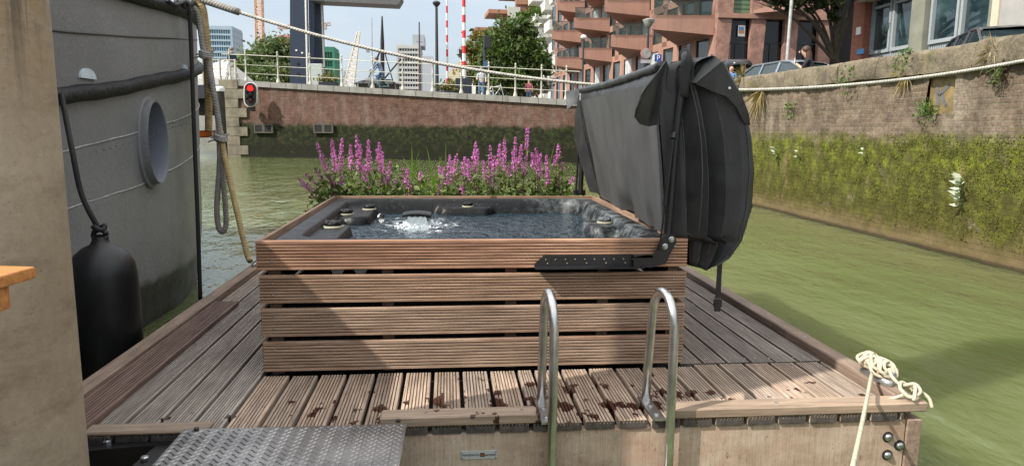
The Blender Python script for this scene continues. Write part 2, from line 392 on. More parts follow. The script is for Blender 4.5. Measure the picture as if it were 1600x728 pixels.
def coping_z(Y): return 2.83+(Y-8)*.0085
qw = thing('quay_wall', 'mossy brick quay wall with worn tan coping running along the right side of the canal', 'quay wall', (WX, 12, 0))
def face_pt(Y, z):
    d = .05*noise.noise(V(Y*.9, z*1.5, 3))+.022*noise.noise(V(Y*4.5, z*6, 9))+.012*noise.noise(V(Y*13, z*15, 1))
    return V(WX+.02+.05*(1-min(1, z/2.6))*-1+d*.8, Y, z)
b = MB()
ys = []; y = 1.0
while y < 37.2: ys.append(y); y += .05 if y < 16 else .12
NICHE = (9.05, 9.62, 1.92, 2.44)       # door-like recess in the brick, under the coping
zs = [-.6+i*.055 for i in range(int(3.2/.055)+1)]
idx = {}
for j, z in enumerate(zs):
    for i, yy in enumerate(ys):
        top_ = coping_z(yy)-.33; p = face_pt(yy, min(z, top_)); idx[i, j] = len(b.v); b.v.append(tuple(p)); b.tint.append((1, 1, 1))
for j in range(len(zs)-1):
    for i in range(len(ys)-1):
        if zs[j] > coping_z(ys[i])-.33: continue
        yc, zc = (ys[i]+ys[i+1])/2, (zs[j]+zs[j+1])/2
        if NICHE[0] < yc < NICHE[1] and NICHE[2] < zc < NICHE[3]: continue
        b.f.append([idx[i, j], idx[i+1, j], idx[i+1, j+1], idx[i, j+1]]); b.mi.append(0)
b.link('brick_face', m_qwall, qw, 180)
# coping: heavy worn stones, each a rough block
b = MB(); y = 1.0
while y < 37:
    l = random.uniform(.85, 1.25); n = 14; dz = random.uniform(-.015, .015); dx = random.uniform(-.03, .02)
    prof = [(0, -.34), (-.01, -.28), (0, -.18), (.0, -.06), (.03, -.01), (.12, .01), (.3, .012), (.5, .0), (.5, -.34)]
    rings = []
    for k in range(n+1):
        yy = y+.006+(l-.012)*k/n; ring = []
        e = .025 if k in (0, n) else 0
        for q, (px, pz) in enumerate(prof):
            d = .035*noise.noise(V(yy*3, px*6, pz*6))+.02*noise.noise(V(yy*11, px*14+3, pz*14))
            ring.append((WX-.09+px+d+e+dx, yy, coping_z(yy)+pz+d*.6-e*.5+dz))
        rings.append(ring)
    b.loft(rings, True, True); y += l
b.link('coping', m_coping, qw, 50)
b = MB(); y = (NICHE[0]+NICHE[1])/2
m_niche = simple('faded ochre steel hatch', (.21, .15, .065), .7, var=.35, scale=7)
b.box((WX+.07, NICHE[0]-.02, NICHE[2]-.05), (WX+.10, NICHE[1]+.02, NICHE[3]+.05)); nb = b.link('hatch', m_niche, qw)
nb['label'] = 'ochre steel hatch recessed in the brick with a grey painted letter K'
b = MB()                               # letter K, grey paint
for q in (((9.49, 2.34), (9.43, 2.02)), ((9.44, 2.18), (9.24, 2.33)), ((9.40, 2.20), (9.27, 2.03))):
    (y0, z0), (y1, z1) = q; d = V(0, y1-y0, z1-z0).normalized(); n = V(0, -d.z, d.y)*.028
    p0, p1 = V(WX+.064, y0, z0), V(WX+.064, y1, z1); b.prism([p0-n, p1-n, p1+n, p0+n], (.004, 0, 0))
b.link('letter', simple('grey paint', (.12, .12, .125), .6), nb)
b = MB(); b.box((WX+.02, NICHE[0]-.03, NICHE[3]-.001), (WX+.3, NICHE[1]+.03, NICHE[3]+.06)); b.box((WX+.0, NICHE[0]-.03, NICHE[2]-.06), (WX+.3, NICHE[1]+.03, NICHE[2]-.0)); b.link('sill', m_coping, qw)
b = MB(); b.box((7.32, 1, ZR), (7.75, 37, ZR+.32)); b.link('ledge', m_coping, qw)

# moss tufts standing off the wall: uncountable ground cover on brick
m_moss = MT('moss tufts'); m_moss.col(m_moss.mix(1, (.155, .165, .030), m_moss.attr(), 'MULTIPLY')); m_moss.rough(.95); m_moss.set(Specular_IOR_Level=.1)
b = MB(); rng = random.Random(3)
for i in range(26000):
    Y = 6.6+abs(rng.gauss(0, 1))*7 if i % 3 else 6.6+rng.random()*22
    if Y > 34: continue
    z = .22+1.42*rng.random()**.75
    d = noise.noise(V(Y*.8, z*1.3, 5))+.6*noise.noise(V(Y*2.6, z*3.2, 7))
    if d < -.25: continue
    p = face_pt(Y, z); s_ = rng.uniform(.005, .0125); k = (rng.uniform(.35, 1.15) if rng.random() < .72 else rng.uniform(.08, .25))*(.6+.4*min(1, z/1.3)); b.cur = (k*rng.uniform(.75, 1.1), k, k*.8)
    nrm = V(-1, rng.uniform(-.6, .6), rng.uniform(-.2, .9)).normalized(); a = nrm.orthogonal().normalized(); c_ = nrm.cross(a); an = rng.uniform(0, 6)
    u_ = a*math.cos(an)+c_*math.sin(an); v_ = nrm.cross(u_); p = p+V(-.006-rng.random()*.012, 0, 0)
    b.add([p-u_*s_, p+v_*s_*.8, p+u_*s_, p-v_*s_*.5], [(0, 1, 2, 3)])
stuff(b.link('moss', m_moss.m))

# ================================================================== FAR QUAY WALL + RAILING
FL, FR_ = P(359, 243, 41.0), P(890, 256, 35.2)     # ends of the far wall at the water
def fpt(s, z): q = FL.lerp(FR_, s); return V(q.x, q.y, z)
def ftop(s): return 4.28+(3.17-4.28)*s
fdir = (V(FR_.x, FR_.y, 0)-V(FL.x, FL.y, 0)).normalized(); fnor = V(fdir.y, -fdir.x, 0)     # towards the camera
fw_ = thing('quay_wall', 'red brick quay wall across the water with dark green tide band and grey coping', 'quay wall', (0, 39, 0))
ext = 1.06
b = MB(); b.grid(90, 14, lambda u, v: fpt(u*ext, -.5+(ftop(u*ext)-.30+.5)*v)+fnor*(.25*(1-v)*.6+.03*noise.noise(V(u*60, v*8, 0)))); b.link('brick_face', m_farwall, fw_, 180)
b = MB(); n = 22
for k in range(n):
    s0, s1 = k/n*ext+.0006, (k+1)/n*ext-.0006
    a = [fpt(s0, 0)+fnor*.12, fpt(s1, 0)+fnor*.12, fpt(s1, 0)-fnor*.55, fpt(s0, 0)-fnor*.55]; ss = (s0, s1, s1, s0)
    b.hexa([p+V(0, 0, ftop(q)-.30) for p, q in zip(a, ss)], [p+V(0, 0, ftop(q)) for p, q in zip(a, ss)])
b.link('coping', m_fcoping, fw_)
m_quoin = simple('mossy quoin stone', (.15, .13, .095), .95, var=.5, scale=1.5, bump=.5, bscale=8, bdist=.03)
b = MB(); z = -.4; k = 0
while z < 3.9:
    hh = .52; l = 1.3 if k % 2 else .8
    b.hexa([fpt(0, z)-fdir*.35+fnor*.17, fpt(0, z)+fdir*l+fnor*.17, fpt(0, z)+fdir*l-fnor*2, fpt(0, z)-fdir*.35-fnor*2], [fpt(0, z+hh-.02)-fdir*.35+fnor*.17, fpt(0, z+hh-.02)+fdir*l+fnor*.17, fpt(0, z+hh-.02)+fdir*l-fnor*2, fpt(0, z+hh-.02)-fdir*.35-fnor*2]); z += hh; k += 1
b.link('quoins', m_quoin, fw_)
for px in (413, 512):                  # pairs of square drain openings
    q = P(px, 201, 40); s_ = (q.x-FL.x)/(FR_.x-FL.x); zc = q.z
    b = MB(); b.m = 0
    for dx in (-.29, .29):
        c_ = fpt(s_, zc)+fdir*dx+fnor*.23
        b.hexa([c_-fdir*.2+V(0, 0, -.17), c_+fdir*.2+V(0, 0, -.17), c_+fdir*.2+V(0, 0, -.17)-fnor*.1, c_-fdir*.2+V(0, 0, -.17)-fnor*.1], [c_-fdir*.2+V(0, 0, .17), c_+fdir*.2+V(0, 0, .17), c_+fdir*.2+V(0, 0, .17)-fnor*.1, c_-fdir*.2+V(0, 0, .17)-fnor*.1])
    b.m = 1; c_ = fpt(s_, zc)+fnor*.20
    for (x0, x1, z0, z1) in ((-.58, .58, .18, .25), (-.58, .58, -.25, -.18), (-.58, -.5, -.18, .18), (.5, .58, -.18, .18), (-.08, .08, -.18, .18)):
        b.hexa([c_+fdir*x0+V(0, 0, z0)+fnor*.05, c_+fdir*x1+V(0, 0, z0)+fnor*.05, c_+fdir*x1+V(0, 0, z0)-fnor*.05, c_+fdir*x0+V(0, 0, z0)-fnor*.05], [c_+fdir*x0+V(0, 0, z1)+fnor*.05, c_+fdir*x1+V(0, 0, z1)+fnor*.05, c_+fdir*x1+V(0, 0, z1)-fnor*.05, c_+fdir*x0+V(0, 0, z1)-fnor*.05])
    b.link('drain_opening', [m_dark, simple('drain surround', (.07, .065, .05), .9)], fw_)
# pavement behind the far wall, sloping with the bridge approach; land beyond
b = MB(); back = 70
b.grid(12, 2, lambda u, v: V(fpt(u*1.25, 0).x, fpt(u*1.25, 0).y+.4+v*back, ftop(min(1, u*1.25))-.12)); structure(b.link('quay_pavement', m_paving))
b = MB(); b.quad((-1500, 109, 2.3), (1500, 109, 2.3), (1500, 3000, 2.3), (-1500, 3000, 2.3)); structure(b.link('ground', m_paving))

rl = thing('railing', 'cream painted iron railing with ball topped posts along the far quay edge', 'railing', tuple(fpt(.5, 3.7)))
def s_of(px): 
    q = P(px, 150, 40); return None
def s_from_px(px):
    lo, hi = -.4, 1.3
    for _ in range(40):
        m_ = (lo+hi)/2; q = fpt(m_, 4)-EYE; x = 800+FPX*q.dot(r2)/q.dot(fw)
        if x < px: lo = m_
        else: hi = m_
    return lo
posts = [357, 382, 432, 482, 532, 580, 627, 674, 719, 762, 804, 845, 884]
for px in posts:
    s_ = s_from_px(px); c_ = fpt(s_, ftop(max(0, s_)))-fnor*.2
    b = MB(); b.lathe(c_, [(.11, 0), (.11, .08), (.08, .14), (.05, .3), (.07, .36), (.045, .42), (.04, .9), (.06, .95), (.036, 1.0), (.032, 1.4), (.055, 1.44), (.055, 1.50), (.026, 1.54), (.052, 1.6), (.04, 1.67), (.01, 1.7)], 10)
    b.link('post', m_dirtywhite, rl, 50)
sA, sB = s_from_px(345), s_from_px(905)
for hz in (1.42, .88, .42):
    b = MB(); b.tube([fpt(sA+(sB-sA)*k/16, ftop(max(0, sA+(sB-sA)*k/16))+hz)-fnor*.2 for k in range(17)], .021 if hz > 1 else .016, 6); b.link('rail', m_dirtywhite, rl, 60)

#@@FAR
# ================================================================== BRIDGE
m_navy = simple('dark blue bridge steel', (.020, .030, .055), .45, var=.12, scale=.5)
m_navyd = simple('dark bridge girder steel', (.012, .016, .026), .6, var=.3)
m_greyst = simple('bridge arm grey steel', (.11, .11, .11), .5, var=.2)
br = thing('drawbridge', 'navy blue steel drawbridge with two tall towers and an overhead balance arm', 'bridge', (-11, 44, 4))
YB = 45.0
def block(b, pts_px, Y, depth):        # front outline from sight lines at distance Y, given real depth behind
    b.prism([P(x, y, Y) for x, y in pts_px], (0, depth, 0))
b = MB(); block(b, [(453, 142), (479, 142), (474.5, -40), (453, -40)], YB, 1.1); b.link('tower', m_navy, br)
b = MB(); block(b, [(485, 142), (505, 142), (499, -40), (481, -40)], YB+1.6, 1.1); b.link('tower', m_navy, br)
b = MB(); block(b, [(479.2, 142), (481, 142), (477, -40), (475, -40)], YB-.05, .3); b.link('edge_strip', m_white, br)
b = MB(); block(b, [(505.2, 105), (506.4, 105), (500.6, -40), (499.2, -40)], YB+1.55, .3); b.link('edge_strip', m_white, br)
b = MB(); block(b, [(484, -2), (484, 1.5), (622, 8), (628, -2), (628, -14), (484, -14)], YB+.4, 1.6); b.link('balance_arm', m_greyst, br)
b = MB()
for (x, y) in ((463, 79), (472, 83)): block(b, [(x-1.5, y+1.2), (x+1.5, y+1.2), (x+1.5, y-1.2), (x-1.5, y-1.2)], YB-.03, .05)
b.link('plate', m_white, br)
b = MB()
for (x, y) in ((465.5, 100), (466, 116)): block(b, [(x-2, y+2), (x+2, y+2), (x+2, y-2), (x-2, y-2)], YB-.03, .05)
b.link('hatch', m_dark, br)
b = MB(); q0, q1 = P(200, 133, 42), P(360, 133, 41.6)
b.hexa([q0+V(0, 0, -.75), q1+V(0, 0, -.75), q1+V(0, 14, -.75), q0+V(0, 14, -.75)], [q0, q1, q1+V(0, 14, 0), q0+V(0, 14, 0)]); b.link('deck_girder', m_navyd, br)
b = MB(); b.hexa([q0+V(0, .6, -1.5), q1+V(-.4, .6, -1.5), q1+V(-.4, 12, -1.5), q0+V(0, 12, -1.5)], [q0+V(0, .6, -.755), q1+V(-.4, .6, -.755), q1+V(-.4, 12, -.755), q0+V(0, 12, -.755)]); b.link('under_girder', m_dark, br)
rl2 = thing('railing', 'short cream railing on the bridge deck beside the white tent', 'railing', tuple(P(330, 133, 42.2)))
for x in (318, 345, 369): 
    p = P(x, 133, 42.2); b = MB(); b.cyl(p, p+V(0, 0, 1.45), .07, 8); b.link('post', m_dirtywhite, rl2, 60)
for dz in (1.4, .9, .45):
    b = MB(); b.cyl(P(250, 133, 42.2)+V(0, 0, dz), P(370, 133, 42.2)+V(0, 0, dz), .03, 6); b.link('rail', m_dirtywhite, rl2, 60)
m_tent = simple('white tent canvas', (.60, .59, .56), .8, var=.05)
b = MB(); a = P(352, 122, 52); apex = P(318, 84, 52); l_ = P(270, 122, 52)
b.add([l_, a, a+V(0, 9, 0), l_+V(0, 9, 0), apex+V(0, 4.5, 0), apex+V(.3, 4.5, 0), l_+V(0, 0, -1.6), a+V(0, 0, -1.6), a+V(0, 9, -1.6), l_+V(0, 9, -1.6)],
      [(0, 1, 5, 4), (1, 2, 5), (2, 3, 4, 5), (3, 0, 4), (6, 7, 1, 0), (7, 8, 2, 1), (8, 9, 3, 2), (9, 6, 0, 3)])
tag(b.link('tent', m_tent), 'white canvas tent with pointed roof behind the bridge railing', 'tent')
# things glimpsed under the bridge
b = MB(); b.box((-40, 78, -1), (-8, 80, 2.9)); tag(b.link('concrete_wall', simple('pale concrete', (.26, .255, .245), .9, var=.25, scale=.8)), 'pale concrete wall seen far off under the bridge deck', 'wall')
b = MB(); b.tube([P(305, 210, 44), P(326, 209.5, 44.4), P(329, 209.5, 44.5)], [.22, .22, .17], 10); b.m = 1
b.tube([P(329.2, 209.5, 44.5), P(333, 209.5, 44.6)], .2, 10); b.m = 0; b.tube([P(333.5, 209.5, 44.6), P(358, 209, 45.2)], .22, 10)
tag(b.link('floating_boom', [simple('orange float', (.62, .13, .03), .5, var=.15), m_white], None, 60), 'orange floating boom lying on the water under the bridge', 'boom')
b = MB(); p = P(346, 215, 37.5); b.lathe((p.x, p.y, -.5), [(.27, 0), (.26, 3.6), (.24, 3.95)], 12); b.m = 1; b.lathe((p.x, p.y, 3.45), [(.30, 0), (.30, .16), (.2, .26)], 12)
tag(b.link('mooring_post', [simple('dark wet timber', (.035, .03, .024), .8, var=.4), simple('white post cap', (.6, .6, .58), .6)], None, 50), 'dark timber mooring post with a pale cap beside the bridge abutment', 'post')
# traffic signal for boats
tl = thing('traffic_light', 'boat signal lantern showing red with white rounded border on the quay wall', 'traffic light', tuple(P(391, 160, 39.5)))
def capsule(cx, cy, w_, h_, Y, d, n=10):
    pts = []
    for k in range(n+1): a = math.pi*k/n; pts.append((cx+w_*math.cos(a), cy-(h_-w_)-w_*math.sin(a)))
    for k in range(n+1): a = math.pi+math.pi*k/n; pts.append((cx+w_*math.cos(a), cy+(h_-w_)-w_*math.sin(a)))
    return [P(x, y, Y) for x, y in pts]
b = MB(); b.prism(capsule(391, 148, 10.4, 19.6, 39.5, 0), (0, .22, 0)); b.link('border', m_white, tl)
b = MB(); b.prism(capsule(391, 148, 9.0, 18.2, 39.44, 0), (0, .2, 0)); b.link('housing', simple('signal black', (.012, .012, .014), .5, var=.1), tl)
m_red = MT('lit red lens'); m_red.col((.6, .01, .01)); m_red.set(Emission_Color=(1, .015, .01, 1), Emission_Strength=1.6)
for cy, mm in ((138.5, m_red.m), (147, simple('dark lens', (.02, .02, .02), .2, var=0)), (156.5, simple('unlit red lens', (.07, .012, .012), .2, var=0))):
    c_ = P(391, cy, 39.42); b = MB(); b.lathe(c_, [(.165, 0), (.15, .05), (.08, .08), (.01, .09)], 14, (0, -1, 0)); b.link('lens', mm, tl, 60)
    b = MB()
    for k in range(9):
        a = math.pi*k/8; b.v.append(tuple(c_+V(.19*math.cos(a), 0, .19*math.sin(a)))); b.v.append(tuple(c_+V(.19*math.cos(a), -.2, .19*math.sin(a)))); b.tint += [(1, 1, 1)]*2
    for k in range(8): b.f.append([2*k, 2*k+1, 2*k+3, 2*k+2]); b.mi.append(0)
    b.link('hood', m_black_plastic, tl)
b = MB(); p = P(391, 168, 39.6); b.box((p.x-.12, p.y-.05, p.z-.2), (p.x+.12, p.y+.6, p.z+.1)); b.link('mount', m_black_steel, tl)

# ================================================================== FAR SKYLINE
def tower_block(name, label, px0, px1, ytop, ybot, Y, depth, rows, cols, mw, mg, side=None, rec=.25, group=None, band=.42):
    """block with floor bands, piers and a glazing sheet behind, front edge px0..px1; side = extra width px of the right flank"""
    a, c = P(px0, ybot, Y), P(px1, ybot, Y); z1 = P(px0, ytop, Y).z; a.z = c.z = 2.0
    T = thing(name, label, 'building', (a.x, a.y, 2.0), group)
    W_, H_ = c.x-a.x, z1-2.0; fh = H_/rows
    b = MB(); b.box((a.x+.3, Y+rec, 2), (c.x-.3, Y+depth-rec, z1-.2)); b.link('window', mg, T)
    b = MB()
    for r_ in range(rows+1):
        z = 2+r_*fh; b.box((a.x-.2, Y-.2, z-fh*band/2), (c.x+.2, Y+depth+.2, z+fh*band/2))
    for k in range(cols+1):
        x = a.x+W_*k/cols; wdt = W_/cols*.11
        b.box((x-wdt, Y-.1, 2), (x+wdt, Y+depth+.1, z1))
    nd = max(2, int(depth/(W_/cols)))
    for k in range(nd+1):
        y_ = Y+depth*k/nd
        b.box((c.x-.6, y_-.3, 2), (c.x+.12, y_+.3, z1)); b.box((a.x-.12, y_-.3, 2), (a.x+.6, y_+.3, z1))
    b.link('wall', mw, T); b = MB(); b.box((a.x, Y, z1+.02+fh*band/2), (c.x, Y+depth, z1+fh*.5)); b.link('roof', mw, T)
    return T, z1, a, c
m_glassb = simple('blue reflecting glazing', (.05, .14, .20), .5, var=.5, scale=.35)
m_glassd = simple('dark glazing', (.035, .05, .06), .45, var=.6, scale=.5, spec=.3)
m_pale = simple('pale facade concrete', (.42, .42, .40), .8, var=.08, scale=.1)
m_bluegrey = simple('blue grey facade', (.27, .35, .40), .7, var=.1, scale=.1)
tower_block('apartment_block', 'blue glazed apartment block with stacked balcony bands beyond the white tent', 322, 365, 45, 96, 300, 14, 17, 12, m_bluegrey, m_glassb, band=.34)
T, z1, a, c = tower_block('office_tower', 'pale slab office tower with gridded windows and rooftop plant box', 621, 657, 74, 152, 260, 22, 16, 9, m_pale, m_glassd, band=.5)
b = MB(); b.box((c.x+.25, 260, 2), (c.x+4.6, 282, z1-3)); b.link('side_wing', simple('blank grey flank', (.36, .38, .40), .8, var=.08), T)
b = MB(); b.box((a.x+5.5, 264, z1+1), (c.x+1.5, 278, z1+5)); b.link('plant_box', simple('roof plant grey', (.30, .33, .36), .7), T)
tower_block('scaffolded_building', 'tower wrapped in green scaffold netting behind the bridge tower', 506, 524, 80, 140, 240, 10, 9, 5, simple('green netting', (.035, .16, .10), .9), simple('deep green netting', (.02, .09, .06), .9), band=.3)
tower_block('red_roofed_building', 'low pinkish red building peeping over the trees by the bridge tower', 436, 456, 76, 100, 320, 12, 3, 6, simple('pinkish red cladding', (.50, .16, .15), .8), m_glassd, band=.8)
def lattice(b, p0, p1, w0, w1, n, r, dirs=None):
    """square lattice mast from p0 to p1 with diagonals"""
    p0, p1 = Vector(p0), Vector(p1); t_ = (p1-p0).normalized(); u = t_.cross(V(0, 1, 0)).normalized(); v = t_.cross(u)
    def cr(k): 
        f = k/n; w_ = (w0+(w1-w0)*f)/2; c = p0.lerp(p1, f); return [c+u*w_*sx+v*w_*sy for sx, sy in ((-1, -1), (1, -1), (1, 1), (-1, 1))]
    for i in range(4): b.tube([cr(0)[i], cr(n)[i]], r, 4)
    for k in range(n):
        A, B_ = cr(k), cr(k+1)
        for i in range(4):
            j = (i+1) % 4; b.tube([A[i], B_[j]] if (k+i) % 2 else [A[j], B_[i]], r*.6, 3, False); b.tube([B_[i], B_[j]], r*.6, 3, False)
m_crane = simple('ochre crane steel', (.50, .27, .13), .6, var=.15)
b = MB(); lattice(b, P(407, 92, 220), P(402.5, -60, 220), 2.0, 2.0, 26, .16); q = P(405, 50, 220)
tag(b.link('tower_crane', m_crane), 'ochre lattice mast of a tower crane rising out of the frame', 'crane')
b = MB(); lattice(b, P(435, 43, 330), P(516, 38, 330), 1.4, 1.2, 20, .14); p = P(510, 38, 330); b.box((p.x-2, p.y-1, p.z-2.4), (p.x, p.y+1, p.z)); p = P(438, 43, 330); b.box((p.x-1, p.y-1, p.z-.8), (p.x+3, p.y+1, p.z+1))
b.tube([P(472, 41, 330), P(473, 180, 330)], .5, 5)
tag(b.link('tower_crane', simple('faded crane grey', (.40, .33, .28), .6)), 'distant hammerhead crane whose jib shows either side of the bridge tower', 'crane')
b = MB(); lattice(b, P(543, 150, 150), P(560.5, 50, 150), 2.2, .5, 22, .08)
tag(b.link('lattice_crane', simple('cream crane steel', (.60, .53, .42), .6)), 'leaning cream lattice crane jib between bridge tower and black mast', 'crane')
b = MB(); lattice(b, P(541, 150, 170), P(538.5, 112, 170), 1.2, .3, 10, .07)
tag(b.link('lattice_mast', simple('blue grey mast steel', (.20, .25, .32), .6)), 'small blue grey lattice mast left of the cream crane', 'mast')

# old ship with wheelhouse and mast behind the railing
m_hullbr = simple('dark brown cabin boards', (.06, .035, .03), .7, var=.3)
sh = thing('sailing_barge', 'moored barge with brown wheelhouse and a black stayed mast', 'boat', tuple(P(590, 150, 75)))
a, c = P(557, 148, 75), P(620, 148, 75); zt = P(557, 131, 75).z
b = MB(); b.box((a.x, 75, 2.2), (c.x, 79, zt)); b.link('cabin', m_hullbr, sh)
b = MB(); b.add([V(a.x-.3, 74.6, zt), V(c.x+.3, 74.6, zt), V(c.x+.3, 79.4, zt), V(a.x-.3, 79.4, zt), V(a.x+1, 75.6, zt+.55), V(c.x-1, 75.6, zt+.55), V(c.x-1, 78.4, zt+.55), V(a.x+1, 78.4, zt+.55)], [(3, 2, 1, 0), (4, 5, 6, 7), (0, 1, 5, 4), (1, 2, 6, 5), (2, 3, 7, 6), (3, 0, 4, 7)]); b.link('cabin_roof', m_black_plastic, sh)
for k in range(4):
    x = a.x+.1+(c.x-a.x-.3)*k/3; b = MB(); b.box((x, 74.9, 2.2), (x+.14, 75, zt)); b.link('cabin_post', m_white, sh)
b = MB(); p0, p1 = P(598, 140, 74.5), P(597, 26, 74.5); b.tube([p0, p0.lerp(p1, .65), p1], [.22, .2, .07], 8)
f_ = P(597.5, 70, 74.5)
for x, y in ((576, 122), (619, 145), (584, 110)): b.tube([f_, P(x, y, 74.3)], .055, 4)
b.tube([P(601, 123, 74.4), P(628, 91, 74.4)], .09, 5); b.link('mast', m_black_steel, sh)
b = MB(); b.tube([P(582, 140, 74), P(581, 28, 74)], [.07, .03], 6); b.box(tuple(P(567, 76, 74)), tuple(P(580, 73.5, 74)+V(0, .3, 0))); b.box(tuple(P(572, 82, 74)), tuple(P(577, 77, 74)+V(0, .3, 0))); b.link('radar_mast', simple('mast grey', (.25, .26, .27), .6), sh)
b = MB(); b.box((a.x-3, 74, -.5), (c.x+4, 80, 2.2)); b.link('hull', m_dark, sh)
b = MB(); b.tube([P(656, 150, 60), P(655, 35, 60)], [.09, .05], 6); b.tube([P(650, 66, 60), P(661, 66, 60)], .02, 4)
tag(b.link('flagpole', simple('brown varnished pole', (.07, .03, .02), .5)), 'thin brown pole standing before the pale office tower', 'pole')

# ------------------------------------------------------------------ far quay furniture
def pave_z(x):                          # height of the far pavement under world x
    s_ = max(0, min(1, (x-FL.x)/(FR_.x-FL.x))); return ftop(s_)-.12
def base(px, Y):
    p = P(px, 150, Y); return V(p.x, Y, pave_z(p.x))
m_lamp = simple('dark lamp column', (.025, .027, .03), .5, var=.15)
p = base(683, 44); zt = P(683, 10, 44).z
L_ = thing('street_lamp', 'slim dark lamp column with small round head by the striped barriers', 'street lamp', tuple(p))
b = MB(); b.tube([p, p+V(0, 0, 2), V(p.x, p.y, zt)], [.13, .10, .075], 8); b.link('pole', m_lamp, L_, 60)
b = MB(); b.lathe((p.x, p.y, zt-.05), [(.08, 0), (.22, .15), (.25, .24), (.16, .33), (.03, .36)], 12); b.link('lamp_head', m_lamp, L_, 60)
m_redp = simple('signal red paint', (.55, .025, .03), .5, var=.1)
for (x0, x1, Y, r_, lab, nst) in ((699, 698, 47, .075, 'thin red and white raised barrier arm nearer the lamp column', 15), (725.5, 724.5, 43.5, .125, 'thick red and white raised barrier arm over the dark cabinet', 12)):
    p = base(x0, Y); top = P(x1, -25, Y); p2 = V(p.x, p.y, p.z)
    T = thing('barrier', lab, 'barrier', tuple(p))
    b = MB()
    if r_ > .1: b.box((p.x-.55, p.y-.4, p.z), (p.x+.45, p.y+.4, p.z+1.35))
    else: b.box((p.x-.45, p.y-.3, p.z), (p.x+.5, p.y+.3, p.z+.45))
    b.link('cabinet', m_navyd, T, bevel=.03)
    b = MB(); z0 = P(x0, 120 if r_ > .1 else 145, Y).z; q0 = V(p.x, p.y, z0)
    for k in range(nst):
        b.m = k % 2; b.tube([q0.lerp(top, k/nst), q0.lerp(top, (k+1)/nst)], r_*(1-.25*k/nst), 8)
    b.link('arm', [m_white, m_redp], T)
p = base(757, 43); T = thing('traffic_signal', 'dark traffic signal on a pole in front of the yellowing tree', 'traffic light', tuple(p))
b = MB(); b.tube([p, V(p.x, p.y, P(757, 60, 43).z)], .10, 8); b.link('pole', m_lamp, T, 60)
a, c = P(756, 76, 42.8), P(767, 57, 42.8); b = MB(); b.box((a.x, 42.6, a.z), (c.x, 42.95, c.z)); b.link('housing', m_black_plastic, T, bevel=.03)
a, c = P(756, 106, 42.8), P(761, 96, 42.8); b = MB(); b.box((a.x, 42.7, a.z), (c.x, 42.9, c.z)); b.link('push_button', simple('blue box', (.03, .09, .2), .5), T)
p = base(722, 45.5); b = MB(); b.cyl(p, V(p.x, p.y, P(722, 78, 45.5).z), .06, 6); b.box((p.x-.2, p.y-.1, P(722, 90, 45.5).z), (p.x+.12, p.y+.1, P(722, 78, 45.5).z))
tag(b.link('signal_post', m_lamp, None), 'small dark signal post half hidden behind the thick barrier arm', 'signal')
p = base(718, 60); b = MB(); a, c = P(700, 150, 60), P(722, 150, 60)
b.add([V(a.x, 60, 2.6), V(c.x, 60, 2.6), V(c.x, 66, 2.6), V(a.x, 66, 2.6), V(a.x, 60, P(702, 115, 60).z), V(c.x, 60, P(722, 92, 60).z), V(c.x, 66, P(722, 92, 60).z), V(a.x, 66, P(702, 115, 60).z)], [(3, 2, 1, 0), (4, 5, 6, 7), (0, 1, 5, 4), (1, 2, 6, 5), (2, 3, 7, 6), (3, 0, 4, 7)])
tag(b.link('kiosk', simple('cream kiosk boards', (.55, .48, .33), .8)), 'cream kiosk with sloping roof behind the striped barriers', 'kiosk')
a, c = P(483, 140, 44), P(503, 100, 44); b = MB(); b.box((a.x, 44, a.z-.3), (c.x, 44.5, c.z)); T = tag(b.link('control_cabinet', simple('pale grey green cabinet', (.42, .46, .42), .5, var=.1), bevel=.03), 'pale grey green cabinet at the foot of the bridge tower', 'cabinet')
#@@TREES
# ================================================================== TREES AND PLANTS
def leaf_mat(name, c, trans=.25):
    t = MT(name); cc = t.mix(1, c, t.attr(), 'MULTIPLY'); t.col(cc); t.rough(.55); t.set(Specular_IOR_Level=.3)
    tr = N(t.nt, 'ShaderNodeBsdfTranslucent'); ms = N(t.nt, 'ShaderNodeMixShader'); ms.inputs[0].default_value = trans
    t.L(t.mix(1, cc, (1.3, 1.5, .7), 'MULTIPLY'), tr.inputs['Color']); t.L(t.b.outputs[0], ms.inputs[1]); t.L(tr.outputs[0], ms.inputs[2])
    t.L(ms.outputs[0], t.nt.nodes['Material Output'].inputs['Surface']); return t.m
m_bark = simple('grey brown bark', (.07, .055, .04), .95, var=.35, scale=4, bump=.5, bscale=15, bdist=.02)
def leaf(b, p, s_, rng, nrm=None):
    n_ = nrm or V(rng.gauss(0, 1), rng.gauss(0, 1), rng.gauss(.4, 1)).normalized(); a = n_.orthogonal().normalized(); c_ = n_.cross(a); an = rng.uniform(0, 6.28)
    u_ = a*math.cos(an)+c_*math.sin(an); v_ = n_.cross(u_)
    b.add([p-u_*s_, p+v_*s_*.55+n_*s_*.1, p+u_*s_, p-v_*s_*.55+n_*s_*.1], [(0, 1, 2, 3)])
